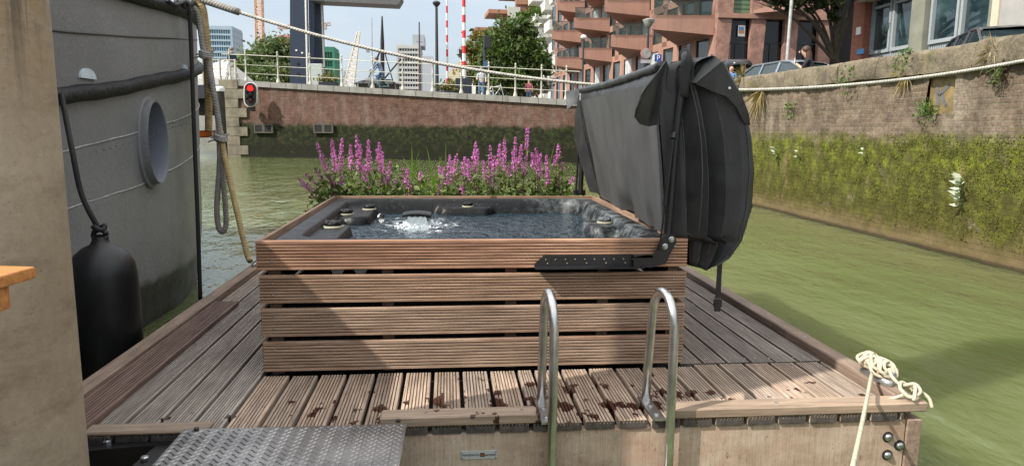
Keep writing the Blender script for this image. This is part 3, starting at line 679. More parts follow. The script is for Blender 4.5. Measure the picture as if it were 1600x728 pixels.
def tree(name, label, root, blobs, leafsize, nleaf, mat, seed=1, trunk_r=.18, group=None, tints=((.55, .9), (1.0, 1.25))):
    """blobs: (centre, radii); clumps of leaves gather at shells of the blobs, limbs reach each blob"""
    rng = random.Random(seed); root = Vector(root); T = thing(name, label, 'tree', tuple(root), group)
    b = MB(); fork = root.lerp(sum((Vector(c) for c, r_ in blobs), Vector())/len(blobs), .45)
    b.tube(spline([root, root.lerp(fork, .5)+V(rng.uniform(-.1, .1), 0, 0), fork], 4), [trunk_r*(1-.05*k) for k in range(9)], 8)
    for c, r_ in blobs:
        c = Vector(c); mid = fork.lerp(c, .5)+V(rng.uniform(-.2, .2), rng.uniform(-.2, .2), .2)
        b.tube(spline([fork-V(0, 0, .2), mid, c], 3), [trunk_r*.5*(1-.12*k) for k in range(7)], 6)
        for q in range(5):
            e = c+V(rng.gauss(0, .5)*r_[0], rng.gauss(0, .5)*r_[1], rng.gauss(.1, .5)*r_[2]); b.tube([mid.lerp(c, rng.random()), e], [trunk_r*.16, trunk_r*.05], 4)
    b.link('trunk', m_bark, T, 60)
    b = MB(); vol = [r_[0]*r_[1]*r_[2] for c, r_ in blobs]; tot = sum(v**.67 for v in vol)
    for (c, r_), v_ in zip(blobs, vol):
        c = Vector(c); k = int(nleaf*v_**.67/tot); ncl = max(6, k//26)
        for q in range(ncl):
            d = V(rng.gauss(0, 1), rng.gauss(0, 1), rng.gauss(0, 1)).normalized(); rad = rng.uniform(.45, 1.08)
            cc = c+V(d.x*r_[0], d.y*r_[1], d.z*r_[2])*rad; cs = min(r_)*rng.uniform(.16, .34); lo, hi = tints[0] if rng.random() < .5 else tints[1]
            kk = rng.uniform(lo, hi); yel = rng.uniform(.85, 1.25)
            for l in range(26):
                p = cc+V(rng.gauss(0, 1), rng.gauss(0, 1), rng.gauss(0, .7))*cs; j = kk*rng.uniform(.8, 1.2); b.cur = (j*yel, j, j*.9); leaf(b, p, leafsize*rng.uniform(.6, 1.2), rng)
    b.link('crown', mat, T)
    return T
m_leafg = leaf_mat('maple leaves', (.07, .108, .03)); m_leafy = leaf_mat('yellowing leaves', (.15, .135, .035)); m_leafd = leaf_mat('dark street tree leaves', (.045, .06, .022)); m_leafb = leaf_mat('hazy park foliage', (.12, .165, .075))
def bl(px, py, Y, rx, ry=None, rz=None): return (P(px, py, Y), (rx, ry or rx, rz or rx))
r0 = base(800, 48)
tree('maple_tree', 'dense dark green maple rounded behind the far railing', r0, [bl(800, 62, 48, 1.35), bl(780, 82, 48, 1.5), bl(822, 84, 48, 1.5), bl(770, 110, 48, 1.2), bl(798, 105, 47, 1.7), bl(832, 110, 48, 1.25), bl(815, 48, 48.5, .8), bl(800, 125, 47.5, 1.5), bl(776, 62, 48.4, .8), bl(838, 92, 48, .9)], .19, 9500, m_leafg, 11)
r0 = base(746, 52)
tree('maple_tree', 'sparser yellowing young maple beside the dark green one', r0, [bl(745, 80, 52, 1.0), bl(738, 100, 52, .95), bl(752, 102, 52, 1.0), bl(746, 65, 52, .6), bl(740, 118, 52, .7), bl(756, 84, 52, .8)], .17, 3600, m_leafy, 12, tints=((.7, .95), (.9, 1.3)))
for i, (lab, px, Y, bls) in enumerate((('tall rounded park tree touching the bridge tower', 440, 95, [(430, 85, 2.6), (440, 98, 3.2), (428, 105, 2.6), (446, 88, 2.0), (424, 78, 1.6)]), ('lower broad park tree right behind the railing post', 400, 92, [(398, 100, 2.2), (408, 112, 2.6), (392, 112, 2.0), (384, 106, 1.6)]), ('pale yellowish bush low beside the walking man', 412, 70, [(405, 122, 1.1), (420, 122, 1.2), (434, 120, 1.2), (446, 122, 1.2), (392, 124, .8)]))):
    p = base(px, Y); tree('park_tree', lab, (p.x, Y, 2.4), [bl(x, y, Y, r_) for x, y, r_ in bls], .30 if i < 2 else .18, 3600, m_leafb, 20+i, .25, tints=((.5, .85), (.85, 1.15)))
p = base(703, 50); tree('shrub', 'small yellow green shrub behind the striped barriers', (p.x, 50, p.z), [bl(703, 138, 50, .55), bl(708, 142, 50, .5), bl(706, 130, 50, .4)], .10, 700, m_leafy, 31, .05)
def planter(px, Y, label, seed):
    p = base(px, Y); T = thing('planter', label, 'planter', tuple(p)); b = MB(); b.box((p.x-.55, Y-.3, p.z), (p.x+.55, Y+.3, p.z+.5)); b.link('trough', m_navyd, T, bevel=.02)
    b = MB(); rng = random.Random(seed)
    for k in range(260): b.cur = rtint(.7, 1.3); leaf(b, V(p.x+rng.gauss(0, .28), Y+rng.gauss(0, .15), p.z+.55+abs(rng.gauss(0, .22))), .10, rng)
    b.link('foliage', m_leafy, T)
planter(514, 43, 'dark trough of yellow green plants beside the pale cabinet', 1); planter(697, 43, 'dark trough of plants at the foot of the thin striped arm', 2)

# overhanging street tree at the upper right
rt_ = P(1326, 150, 27.9); rt_.z = ZR
T = tree('street_tree', 'street tree with dark hanging branches over the parked cars', rt_, [((15.2, 27, 7.6), (1.1, 1.0, .7)), ((14.0, 26.6, 7.2), (1.2, 1.1, .6)), ((12.9, 26.2, 7.0), (1.0, .9, .45)), ((13.7, 26.2, 6.5), (.7, .6, .25)), ((14.7, 26.4, 6.6), (.5, .5, .35)), ((12.1, 26.0, 6.85), (.55, .5, .3)), ((16.8, 27.7, 8.4), (1.5, 1.5, 1.0)), ((17.6, 28, 9.6), (1.8, 1.8, 1.0)), ((16.4, 28, 10.4), (1.8, 1.8, 1.0)), ((15.0, 26.6, 6.1), (.2, .25, .2)), ((13.0, 26.2, 6.4), (.4, .4, .15)), ((11.4, 26, 6.75), (.3, .3, .15)), ((14.2, 27, 8.4), (1.8, 1.6, .7))], .15, 11000, m_leafd, 41, .17)

# ------------------------------------------------------------------ wall plants
m_weed = leaf_mat('fresh weed leaves', (.10, .17, .035)); m_dry = leaf_mat('dry grass', (.36, .28, .13), .15); m_silver = leaf_mat('silver felted leaves', (.48, .52, .40), .1)
def tuft(name, label, c, n, rad, s_, mat, seed, hang=False, cat='plant'):
    rng = random.Random(seed); c = Vector(c); T = thing(name, label, cat, tuple(c)); b = MB(); st = MB()
    for k in range(n):
        d = V(-abs(rng.gauss(0, .5)), rng.gauss(0, .8), rng.gauss(0, .7)+(-.9 if hang else .5)).normalized(); L = rad*rng.uniform(.35, 1); b.cur = rtint(.6, 1.25, .1)
        p1 = c+d*L+V(0, 0, -L*L*.3)
        if mat is m_dry:
            wd = V(0, s_*.18, s_*.05); m_ = c.lerp(p1, .5)+V(-.02, 0, .04); b.add([c-wd, c+wd, m_+wd, p1, m_-wd], [(0, 1, 2, 3, 4)])
        else:
            leaf(b, p1, s_*rng.uniform(.6, 1.2), rng)
            if k % 4 == 0: st.tube([c, p1], .004, 3)
    b.link('leaves', mat, T)
    if st.v: st.link('stems', m_weed, T)
    return T
def on_wall(x, y): p = PX(x, y, WX-.03); return p
tuft('wall_fern', 'bright green leafy tuft hanging from the coping joint above the white rope', on_wall(1418, 98), 160, .24, .028, m_weed, 1)
tuft('weed', 'small green weed in the brick below the white rope', on_wall(1236, 171), 50, .22, .035, m_weed, 2)
tuft('dry_grass', 'straw coloured grass drooping down the brick near the cover', on_wall(1192, 140), 60, .75, .06, m_dry, 3, True)
tuft('dry_grass', 'wisp of dead grass hanging below the green coping tuft', on_wall(1418, 118), 26, .42, .05, m_dry, 4, True)
tuft('niche_bush', 'yellow green bush rooted at the sill of the ochre hatch', V(WX-.03, 9.45, 1.93), 150, .26, .026, m_weed, 5)
tuft('dead_weed', 'dark withered weed under the coping beside the ochre hatch', on_wall(1568, 100), 90, .26, .03, leaf_mat('withered brown', (.05, .035, .02), 0), 6, True)
tuft('wall_weed', 'brown seedy weed on the coping behind the child', on_wall(1163, 122), 70, .5, .05, m_dry, 7)
tuft('wall_weed', 'low weed on the coping left of the green tuft', on_wall(1330, 125), 60, .3, .04, m_weed, 8)
tuft('wall_weed', 'dry weeds sprouting from the coping at the far right', on_wall(1555, 85), 70, .35, .05, m_dry, 9)
def silver(label, px, py, n, s_, seed, spread):
    rng = random.Random(seed); c = on_wall(px, py); T = thing('silver_plant', label, 'plant', tuple(c)); b = MB(); st = MB()
    st.tube(spline([c+V(0, 0, -spread*1.3), c+V(-.05, .01, -.1), c+V(-.08, 0, spread)], 4), .008, 5)
    for k in range(n):
        o = c+V(-.06, 0, rng.uniform(-spread, spread)); d = V(-.6-rng.random()*.4, rng.gauss(0, .9), rng.uniform(-.1, .6)).normalized(); s2 = V(0, 1, 0).cross(d).normalized() if abs(d.y) < .9 else V(0, 0, 1)
        s2 = d.cross(V(-1, 0, .6)).normalized(); L = s_*rng.uniform(.7, 1.3); b.cur = rtint(.7, 1.15)
        b.add([o, o+d*L*.45+s2*L*.2, o+d*L, o+d*L*.45-s2*L*.2], [(0, 1, 2, 3)])
    b.link('leaves', m_silver, T); st.link('stem', m_weed, T)
silver('silvery white leafed plant growing on the mossy wall at the right', 1508, 300, 26, .13, 1, .19)
silver('pale leafed sprig on the mossy wall near the cover', 1217, 241, 10, .13, 2, .1)
silver('tiny pale sprig on moss right of the larger pale sprig', 1251, 241, 5, .1, 3, .05)
silver('small pale sprig below the brick edge in the middle of the mossy wall', 1356, 240, 6, .09, 4, .08)
#@@BUILDINGS
# ================================================================== TERRACOTTA BUILDING
def wall_mat(name, c, scale=.4, var=.14, bump=.3, panel=None):
    t = MT(name); cc = t.ramp(t.noise(scale, 5, .65), [(.3, tuple(v*(1-var) for v in c)), (.7, tuple(v*(1+var) for v in c))]); cc = t.mix(.25, cc, t.ramp(t.noise(9, 4, .7), [(.3, .6), (.7, 1.1)]), 'MULTIPLY')
    h = t.noise(5, 4, .7)
    if panel:
        x, y, z = t.xyz(); q = t.math('FRACT', t.math('MULTIPLY', t.math('ADD', x, t.math('MULTIPLY', y, .35)), 1.1)); cc = t.mix(t.ramp(q, [(.0, .6), (.05, 0)]), cc, tuple(v*.45 for v in c)); cc = t.mix(t.ramp(t.noise(1.2, 5, .7, (1, 1, .2)), [(.5, 0), (.75, .4)]), cc, tuple(v*.55 for v in c))
    t.col(cc).rough(.85).bump(h, bump, .04); return t.m
m_terra = wall_mat('smooth terracotta concrete', (.32, .178, .13), panel=1); m_terrar = wall_mat('rough terracotta concrete', (.27, .15, .115), 1.5, .4, 1.0)
m_bglass = simple('clear balcony glass', (.10, .13, .12), .05, var=.2, scale=.3); m_bglass_t = MT('balustrade glass'); m_bglass_t.col((.05, .08, .075)).rough(.03); m_bglass_t.set(Alpha=.30)
m_wglass = MT('deep window glass'); m_wglass.col(m_wglass.ramp(m_wglass.noise(.9, 3), [(.35, (.012, .015, .016)), (.75, (.06, .085, .075))])).rough(.04); m_wglass.set(Specular_IOR_Level=.9); m_wglass = m_wglass.m
m_curtain = simple('pale window blind', (.42, .45, .44), .5, var=.3, scale=2)
A0, A1 = V(19.3, 50, 0), V(14.0, 93, 0)
fd = (A1-A0).normalized(); fn = V(-fd.y, fd.x, 0)           # facade direction, outward normal (towards canal)
if fn.x > 0: fn = -fn
LV = [9.95+3.1*k for k in range(6)]       # parapet tops of the balcony floors
tb = thing('apartment_building', 'terracotta apartment building with sawtooth balconies and tall slit windows', 'building', (24, 55, ZR))
Ltot = (A1-A0).length
def fp(s, z, o=0.): return A0+fd*s+fn*o+V(0, 0, z)
def slab(b, s0, s1, z0, z1, o0, o1):
    b.hexa([fp(s0, z0, o1), fp(s1, z0, o1), fp(s1, z0, o0), fp(s0, z0, o0)], [fp(s0, z1, o1), fp(s1, z1, o1), fp(s1, z1, o0), fp(s0, z1, o0)])
b = MB(); slab(b, 0, Ltot, ZR, 30, -9, -.35); b.box((19.6, 50.35, ZR), (27.2, 62, 30)); b.link('core', m_terra, tb)
b = MB(); wins = []
for k in range(-1, 5):
    zt_ = LV[k]-.9 if k >= 0 else 0; 
    z0, z1 = (LV[k]-.95+.05, LV[k]-.95+2.55) if k >= 0 else (ZR+.6, LV[0]-1.5)
    # spandrel above this window row
    slab(b, 0, Ltot, z1, (LV[k+1]-.9 if k < 4 else 30), -.35, 0)
    s_ = 0.0; q = 0; wd = 2.0; pw = .8 if k >= 0 else 1.0
    while s_ < Ltot-.5:
        lean = .25 if (k < 0) else .1*((q % 2)*2-1)
        b.hexa([fp(s_-lean, z0-.4, 0), fp(s_+pw+lean, z0-.4, 0), fp(s_+pw, z0-.4, -.35), fp(s_, z0-.4, -.35)], [fp(s_, z1, 0), fp(s_+pw, z1, 0), fp(s_+pw, z1, -.35), fp(s_, z1, -.35)])
        wins.append((s_+pw+.02, s_+pw+wd-.02, z0, z1)); s_ += pw+wd; q += 1
slab(b, 0, Ltot, ZR, ZR+.3, -.35, .02)
b.link('wall', m_terra, tb)
rng = random.Random(5)
for (s0, s1, z0, z1) in wins[:95]:
    m_ = m_wglass if rng.random() < .86 else m_curtain
    b = MB(); slab(b, s0, s1, z0, z1, -.34, -.12); b.m = 1; slab(b, s0, s0+.07, z0, z1, -.12, -.08); slab(b, s1-.07, s1, z0, z1, -.12, -.08); slab(b, s0, s1, z0+1.0, z0+1.06, -.119, -.085)
    b.link('window', [m_, m_black_plastic], tb)
# wedge balconies: near end on the facade, far tip jutting out over the quay
def balcony(s, Lh, k, wid):
    zt_ = LV[k]; A = fp(s, 0, .02); Tp = V(A.x-wid, A.y+.55+.0*k, 0); B_ = fp(s+Lh, 0, .02); Cn = fp(s+Lh*.35, 0, .02)
    b = MB(); hA, hT = .20, 1.0
    A2, T2, B2 = A+V(0, 0, zt_-hA), Tp+V(0, 0, zt_-hT), B_+V(0, 0, zt_-hA-.1)
    b.add([A+V(0, 0, zt_), Tp+V(0, 0, zt_), B_+V(0, 0, zt_), A2, T2, B2, A+V(0, 0, zt_-1.4), B_+V(0, 0, zt_-1.4)], [(0, 1, 2), (0, 3, 4, 1), (1, 4, 5, 2), (3, 6, 4), (6, 7, 4), (7, 5, 4), (3, 0, 2, 5, 7, 6)])
    o = b.link('balcony', m_terra, tb)
    b = MB(); d1 = (Tp-A).normalized(); n_ = V(d1.y, -d1.x, 0)*.03
    a_, t_ = A+d1*.2, Tp-d1*.12; b.prism([a_+V(0, 0, zt_+.01)-n_*4, t_+V(0, 0, zt_+.01)-n_*4, t_+V(0, 0, zt_+.95)-n_*4, a_+V(0, 0, zt_+.95)-n_*4], -n_*.6)
    d2 = (B_-Tp).normalized(); t2, b2 = Tp+d2*.15+V(.1, 0, 0), B_-d2*.1; b.prism([t2+V(0, 0, zt_+.01), b2+V(0, 0, zt_+.01), b2+V(0, 0, zt_+.95), t2+V(0, 0, zt_+.95)], V(.02, 0, 0))
    b.link('balustrade', m_bglass_t.m, o)
    b = MB(); b.tube([a_+V(0, 0, zt_+.97)-n_*4, t_+V(0, 0, zt_+.97)-n_*4, t2+V(0, 0, zt_+.97), b2+V(0, 0, zt_+.97)], .025, 4); b.link('handrail', m_black_plastic, o)
for k in range(5):
    sh_ = .0 if k % 2 == 0 else .9
    for s, wid in ((.25, 4.5), (11.2+sh_, 3.6), (21.3+sh_, 3.3), (30.6+sh_, 3.1)):
        if k > 1 and s < 5: continue
        balcony(s, 6.2, k, wid+(.35 if k % 2 else 0))
# facade turned to the camera: rough tapering columns, dark openings
YF = 50.0; xs = lambda px: P(px, 100, YF).x
z_c0, z_c1 = P(1140, 30, YF).z, P(1140, 22.5, YF).z
b = MB()
for (t0, t1, b0, b1) in ((1115, 1137.5, 1112, 1128.5), (1167, 1190, 1168.5, 1184), (1219, 1240, 1221, 1237), (1272, 1293, 1275, 1290)):
    b.hexa([V(xs(b0), YF-.35, ZR), V(xs(b1), YF-.35, ZR), V(xs(b1), YF+.05, ZR), V(xs(b0), YF+.05, ZR)], [V(xs(t0), YF-.35, z_c0), V(xs(t1), YF-.35, z_c0), V(xs(t1), YF+.05, z_c0), V(xs(t0), YF+.05, z_c0)])
b.link('column', m_terrar, tb)
b = MB(); b.box((xs(1115), YF-.5, z_c0), (xs(1293), YF+.4, z_c1)); b.link('cornice', m_terra, tb)
b = MB(); b.box((xs(1115), YF-.32, z_c1), (xs(1139), YF+.5, 22)); b.box((xs(1167), YF-.32, z_c1), (xs(1193), YF+.5, 22)); b.box((xs(1240), YF-.32, z_c1), (xs(1293), YF+.5, 22)); b.link('upper_wall', m_terrar, tb)
m_louv = MT('green slatted blind'); x, y, z = m_louv.xyz(); sl = m_louv.math('FRACT', m_louv.math('MULTIPLY', z, 3.2)); m_louv.col(m_louv.ramp(sl, [(.2, (.03, .07, .035)), (.5, (.11, .17, .09))])).rough(.6)
b = MB(); b.box((xs(1139), YF, z_c1), (xs(1167), YF+.1, 14)); b.box((xs(1193), YF, z_c1), (xs(1240), YF+.1, 14)); w_ = b.link('window', m_louv.m, tb); w_['label'] = 'upper window with green slatted blind'
for (l, r_) in ((1128, 1169), (1183, 1222), (1236, 1276)):
    b = MB(); b.box((xs(l), YF+.15, ZR), (xs(r_), YF+.3, z_c0)); b.m = 1; zz = P(1150, 68, YF).z; b.box((xs(l), YF+.08, zz), (xs(r_), YF+.15, zz+.12)); b.box((xs((l+r_)/2)-.04, YF+.08, ZR), (xs((l+r_)/2)+.04, YF+.15, zz))
    b.link('shopfront', [simple('near black glass', (.006, .006, .007), .15, var=.2), m_black_plastic], tb)
# the poster in the first opening
a, c = P(1153, 57, YF-.05), P(1165, 40, YF-.05); b = MB(); b.box((a.x, YF-.02, a.z), (c.x, YF+.02, c.z)); b.m = 1; b.box((a.x+.06, YF-.03, a.z+(c.z-a.z)*.25), (c.x-.06, YF-.02, a.z+(c.z-a.z)*.5)); b.m = 2; b.box((a.x+.06, YF-.03, a.z+(c.z-a.z)*.52), (c.x-.1, YF-.02, a.z+(c.z-a.z)*.82))
b.link('poster', [m_white, simple('poster orange', (.6, .25, .06), .6), simple('poster blue', (.14, .3, .55), .6)], tb)
# wedge balcony on this face, right of the first bay
b = MB(); zt_ = P(1215, 5, YF).z
b.add([V(xs(1168), YF-.5, z_c1+.01), V(xs(1214), YF-2.4, z_c1+.01), V(xs(1250), YF-.5, z_c1+.01), V(xs(1168), YF-.5, z_c1+.2), V(xs(1214), YF-2.4, zt_), V(xs(1250), YF-.5, zt_-.2)], [(0, 1, 4, 3), (1, 2, 5, 4), (2, 0, 3, 5), (3, 4, 5), (2, 1, 0)])
b.link('balcony', m_terra, tb)
b = MB(); b.box((xs(1293), 52, ZR), (34, 64, 26)); b.link('passage_shade', m_dark, tb)  # solid near-black block stands in for the alley's shade

# ================================================================== WHITE BALCONY BUILDING and BEIGE BUILDING
wb = thing('apartment_building', 'apartment building with white box balconies between the maple and terracotta building', 'building', (13, 96, ZR))
m_wb = simple('white balcony panels', (.56, .56, .52), .6, var=.06); m_wbd = simple('grey brown recess wall', (.16, .15, .14), .7, var=.3)
B0, B1 = P(884, 150, 97), P(826, 150, 132); bd = (V(B1.x, B1.y, 0)-V(B0.x, B0.y, 0)); bl_ = bd.length; bd.normalize(); bn = V(-bd.y, bd.x, 0); bn = bn if bn.x < 0 else -bn
def bp(s, o, z): return V(B0.x, B0.y, 0)+bd*s+bn*o+V(0, 0, z)
def bbox(b, s0, s1, o0, o1, z0, z1): b.hexa([bp(s0, o1, z0), bp(s1, o1, z0), bp(s1, o0, z0), bp(s0, o0, z0)], [bp(s0, o1, z1), bp(s1, o1, z1), bp(s1, o0, z1), bp(s0, o0, z1)])
b = MB(); bbox(b, -2, bl_, -12, -1.0, ZR, 27); b.link('wall', m_wbd, wb)
for k in range(6):
    zf = 6.0+k*3.35
    b = MB(); bbox(b, -1.5, bl_, -1.0, .1, zf-.45, zf+.2); b.link('floor_band', m_wb, wb)
    for j in range(4):
        s0 = j*8.2+(3.2 if k % 2 else -1.0); b = MB(); bbox(b, s0, s0+4.6, .1, 1.9, zf-.35, zf+1.0); o = b.link('balcony', m_wb, wb)
        b = MB(); bbox(b, s0+.05, s0+4.55, 1.8, 1.85, zf+1.0, zf+1.5); b.link('balustrade', m_bglass_t.m, o)
    b = MB()
    for j in range(10): bbox(b, j*3.3, j*3.3+1.5, -.99, -.9, zf+.3, zf+2.7)
    b.link('window', m_wglass, wb)
rng = random.Random(9)
for (px, py) in ((822, 24), (841, 18)):
    c_ = P(px, py, 108); b = MB()
    for k in range(160): b.cur = rtint(.7, 1.3); leaf(b, c_+V(rng.gauss(0, .7), rng.gauss(0, .4), rng.gauss(0, .35)), .28, rng)
    o = b.link('balcony_plant', m_weed, wb)
gb = thing('apartment_building', 'beige building with brown roof canopies stepping away above the yellowing tree', 'building', (10, 140, ZR))
m_brownw = simple('brown timber cladding', (.30, .15, .085), .7, var=.15, scale=.4); m_beige = simple('pale ribbed cladding', (.42, .42, .37), .7, var=.05); m_brick2 = simple('dark red brown brick', (.20, .09, .065), .8, var=.2)
G0, G1 = P(812, 120, 125), P(738, 120, 215); gd = V(G1.x-G0.x, G1.y-G0.y, 0); gl = gd.length; gd.normalize(); gn = V(-gd.y, gd.x, 0); gn = gn if gn.x < 0 else -gn
def gp(s, o, z): return V(G0.x, G0.y, 0)+gd*s+gn*o+V(0, 0, z)
def gbox(b, s0, s1, o0, o1, z0, z1): b.hexa([gp(s0, o1, z0), gp(s1, o1, z0), gp(s1, o0, z0), gp(s0, o0, z0)], [gp(s0, o1, z1), gp(s1, o1, z1), gp(s1, o0, z1), gp(s0, o0, z1)])
zg = P(798, 12, 126).z
b = MB(); gbox(b, 0, gl, -14, 0, ZR, zg-1.2); b.link('wall', m_beige, gb)
b = MB(); gbox(b, -.1, gl+.1, -14, .15, zg-1.2, zg); b.link('roof_band', m_brick2, gb)
b = MB(); gbox(b, 0, 1.0, .02, .2, zg-7, zg-1.3); gbox(b, -.3, 0, -10, .2, ZR, zg-1.3); b.link('brick_end', m_brick2, gb)
for j in range(7):
    for k in range(5):
        b = MB(); gbox(b, 3+j*11, 3+j*11+7.5, .01, .12, zg-4-k*3.6, zg-1.9-k*3.6); b.link('window', m_glassb, gb)
for s_, o_ in ((2, 2.6), (24, 2.8), (50, 3.0)):
    b = MB(); gbox(b, s_, s_+8, -4, o_, zg+2.6, zg+3.4); b.link('roof_canopy', m_brownw, gb); b = MB(); gbox(b, s_+1, s_+10, -5, -1, zg, zg+2.6); b.link('penthouse', m_brownw, gb)
b = MB(); a, c = P(806, 42, 122), P(850, 42, 122); b.box((a.x, 122, ZR), (c.x, 124, P(806, 8, 122).z)); b.link('end_block', m_brick2, gb)
b = MB(); b.box((a.x, 121.8, P(806, 7.5, 122).z), (c.x, 124, P(806, -20, 122).z)); b.link('timber_storey', m_brownw, gb)
a, c = P(793, 42, 121.6), P(813, 12, 121.6); b = MB(); b.box((a.x, 121.5, a.z-8), (c.x, 121.9, c.z)); b.link('ribbed_panel', m_beige, gb)

# ================================================================== BRICK OFFICE AT THE RIGHT
ob = thing('office_building', 'red brick office with grey framed windows and concrete piers at the right', 'building', (17, 22, ZR))
OX = 17.0
def oy(px, py=60): return PX(px, py, OX)
t = MT('orange red brick'); x, y, z = t.xyz(); bt = N(t.nt, 'ShaderNodeTexBrick'); bt.inputs['Scale'].default_value = 1; bt.inputs['Brick Width'].default_value = .22; bt.inputs['Row Height'].default_value = .07; bt.inputs['Mortar Size'].default_value = .007
bt.inputs['Color1'].default_value = (.34, .11, .06, 1); bt.inputs['Color2'].default_value = (.25, .08, .05, 1); bt.inputs['Mortar'].default_value = (.22, .12, .09, 1); t.L(t.comb(t.math('ADD', x, y), z), bt.inputs['Vector']); t.col(bt.outputs['Color']).rough(.9).bump(bt.outputs['Fac'], -.4, .01); m_obrick = t.m
m_conc = simple('grey green concrete pier', (.20, .205, .16), .85, var=.2, scale=1.2, bump=.3, bscale=12); m_frame = simple('grey window frame paint', (.30, .335, .345), .5, var=.06); m_cream = simple('cream stone', (.52, .46, .35), .8, var=.1); m_gstone = simple('grey slab stone', (.33, .32, .30), .85, var=.15, scale=1.2)
t = MT('office window glass'); t.col(t.ramp(t.noise(.6, 3, .6, (1, 1, 2)), [(.35, (.010, .018, .022)), (.7, (.05, .09, .10))])).rough(.03); t.set(Specular_IOR_Level=1.0); m_oglass = t.m
y_br0, y_br1 = oy(1357).y, oy(1341).y; z_sill = oy(1400, 76).z; z_head = oy(1375, 8).z+.05
zs0 = P(1351, 86, y_br0).z
b = MB(); b.box((OX-.25, y_br0, ZR), (OX+1.2, y_br1+.06, 14)); b.link('brick_pier', m_obrick, ob)
b = MB(); b.box((OX+.3, 5, ZR), (OX+12, y_br0, 16)); b.link('core', m_conc, ob)
zb = ZR+1.2; 
def yfor(px): return oy(px).y
bays = [((1425, 1353), 2), ((1546, 1448), 2)]
zw0, zw1 = oy(1400, 76).z, 8.6
zw0 = min(PX(1352, 85, OX).z, PX(1490, 63, OX).z)
for (pr, pl), n in bays:
    y0, y1 = yfor(pr), yfor(pl); y1 = min(y1, y_br0-.01)
    b = MB(); b.box((OX+.12, y0, zw0-1.2), (OX+.3, y1, zw0)); b.link('spandrel', m_frame, ob)
    b = MB(); nb_ = 26
    for k in range(nb_): yy = y0+(y1-y0)*(k+.2)/nb_; b.box((OX+.09, yy, zw0-1.15), (OX+.12, yy+(y1-y0)/nb_*.6, zw0-.06))
    b.link('ribbed_panel', m_frame, ob)
    for k in range(n):
        a_, c_ = y0+(y1-y0)*k/n+.04, y0+(y1-y0)*(k+1)/n-.04
        b = MB(); f_ = .11; zm = zw0+1.75
        for (p0, q0, p1, q1) in ((a_, zw0, a_+f_, zw1), (c_-f_, zw0, c_, zw1), (a_+f_, zw0, c_-f_, zw0+.13), (a_+f_, zm, c_-f_, zm+.1), (a_+f_, zw1-.12, c_-f_, zw1)): b.box((OX+.02, p0, q0), (OX+.25, p1, q1))
        wv = b.link('window', m_frame, ob); b = MB(); b.box((OX+.15, a_+f_, zw0+.13), (OX+.17, c_-f_, zw1-.12)); b.link('pane', m_oglass, wv)
b = MB(); b.box((OX-.15, yfor(1447), ZR), (OX+.29, yfor(1426), 14)); b.link('concrete_pier', m_conc, ob)
b = MB(); b.box((OX-.15, yfor(1560), ZR), (OX+.29, yfor(1547), 14)); b.link('concrete_pier', m_conc, ob)
b = MB(); b.box((OX-.35, yfor(1572), ZR), (OX+.29, yfor(1561), 14)); b.link('stone_edge', m_cream, ob)
b = MB(); b.box((OX-.3, 5, ZR), (OX+.29, yfor(1572)-.01, 14)); b.link('stone_wall', m_gstone, ob)
zc = PX(1345, 9, OX).z; b = MB(); b.box((OX-.5, yfor(1424), zc), (OX+.2, y_br0+.25, zc+1.3)); b.link('lintel', m_cream, ob)
b = MB(); q = PX(1329, 49, OX-.3); b = MB(); p0, p1 = P(1326, 54, y_br1+.2), P(1332, 44, y_br1+.2)
yn = y_br0-.001
def face_box(px0, py0, px1, py1, th=.03):   # flat plate on the brick pier's canal side
    a_, c_ = PX(px0, py0, OX-.255), PX(px1, py1, OX-.255); bb = MB(); bb.box((OX-.255-th, a_.y, a_.z), (OX-.252, c_.y, c_.z)); return bb
nt_ = face_box(1345, 54, 1339, 44); nt_.link('notice', m_white, ob)
sb = face_box(1350, 84, 1340, 78); sb.link('street_sign', simple('blue enamel', (.05, .25, .48), .4), ob)

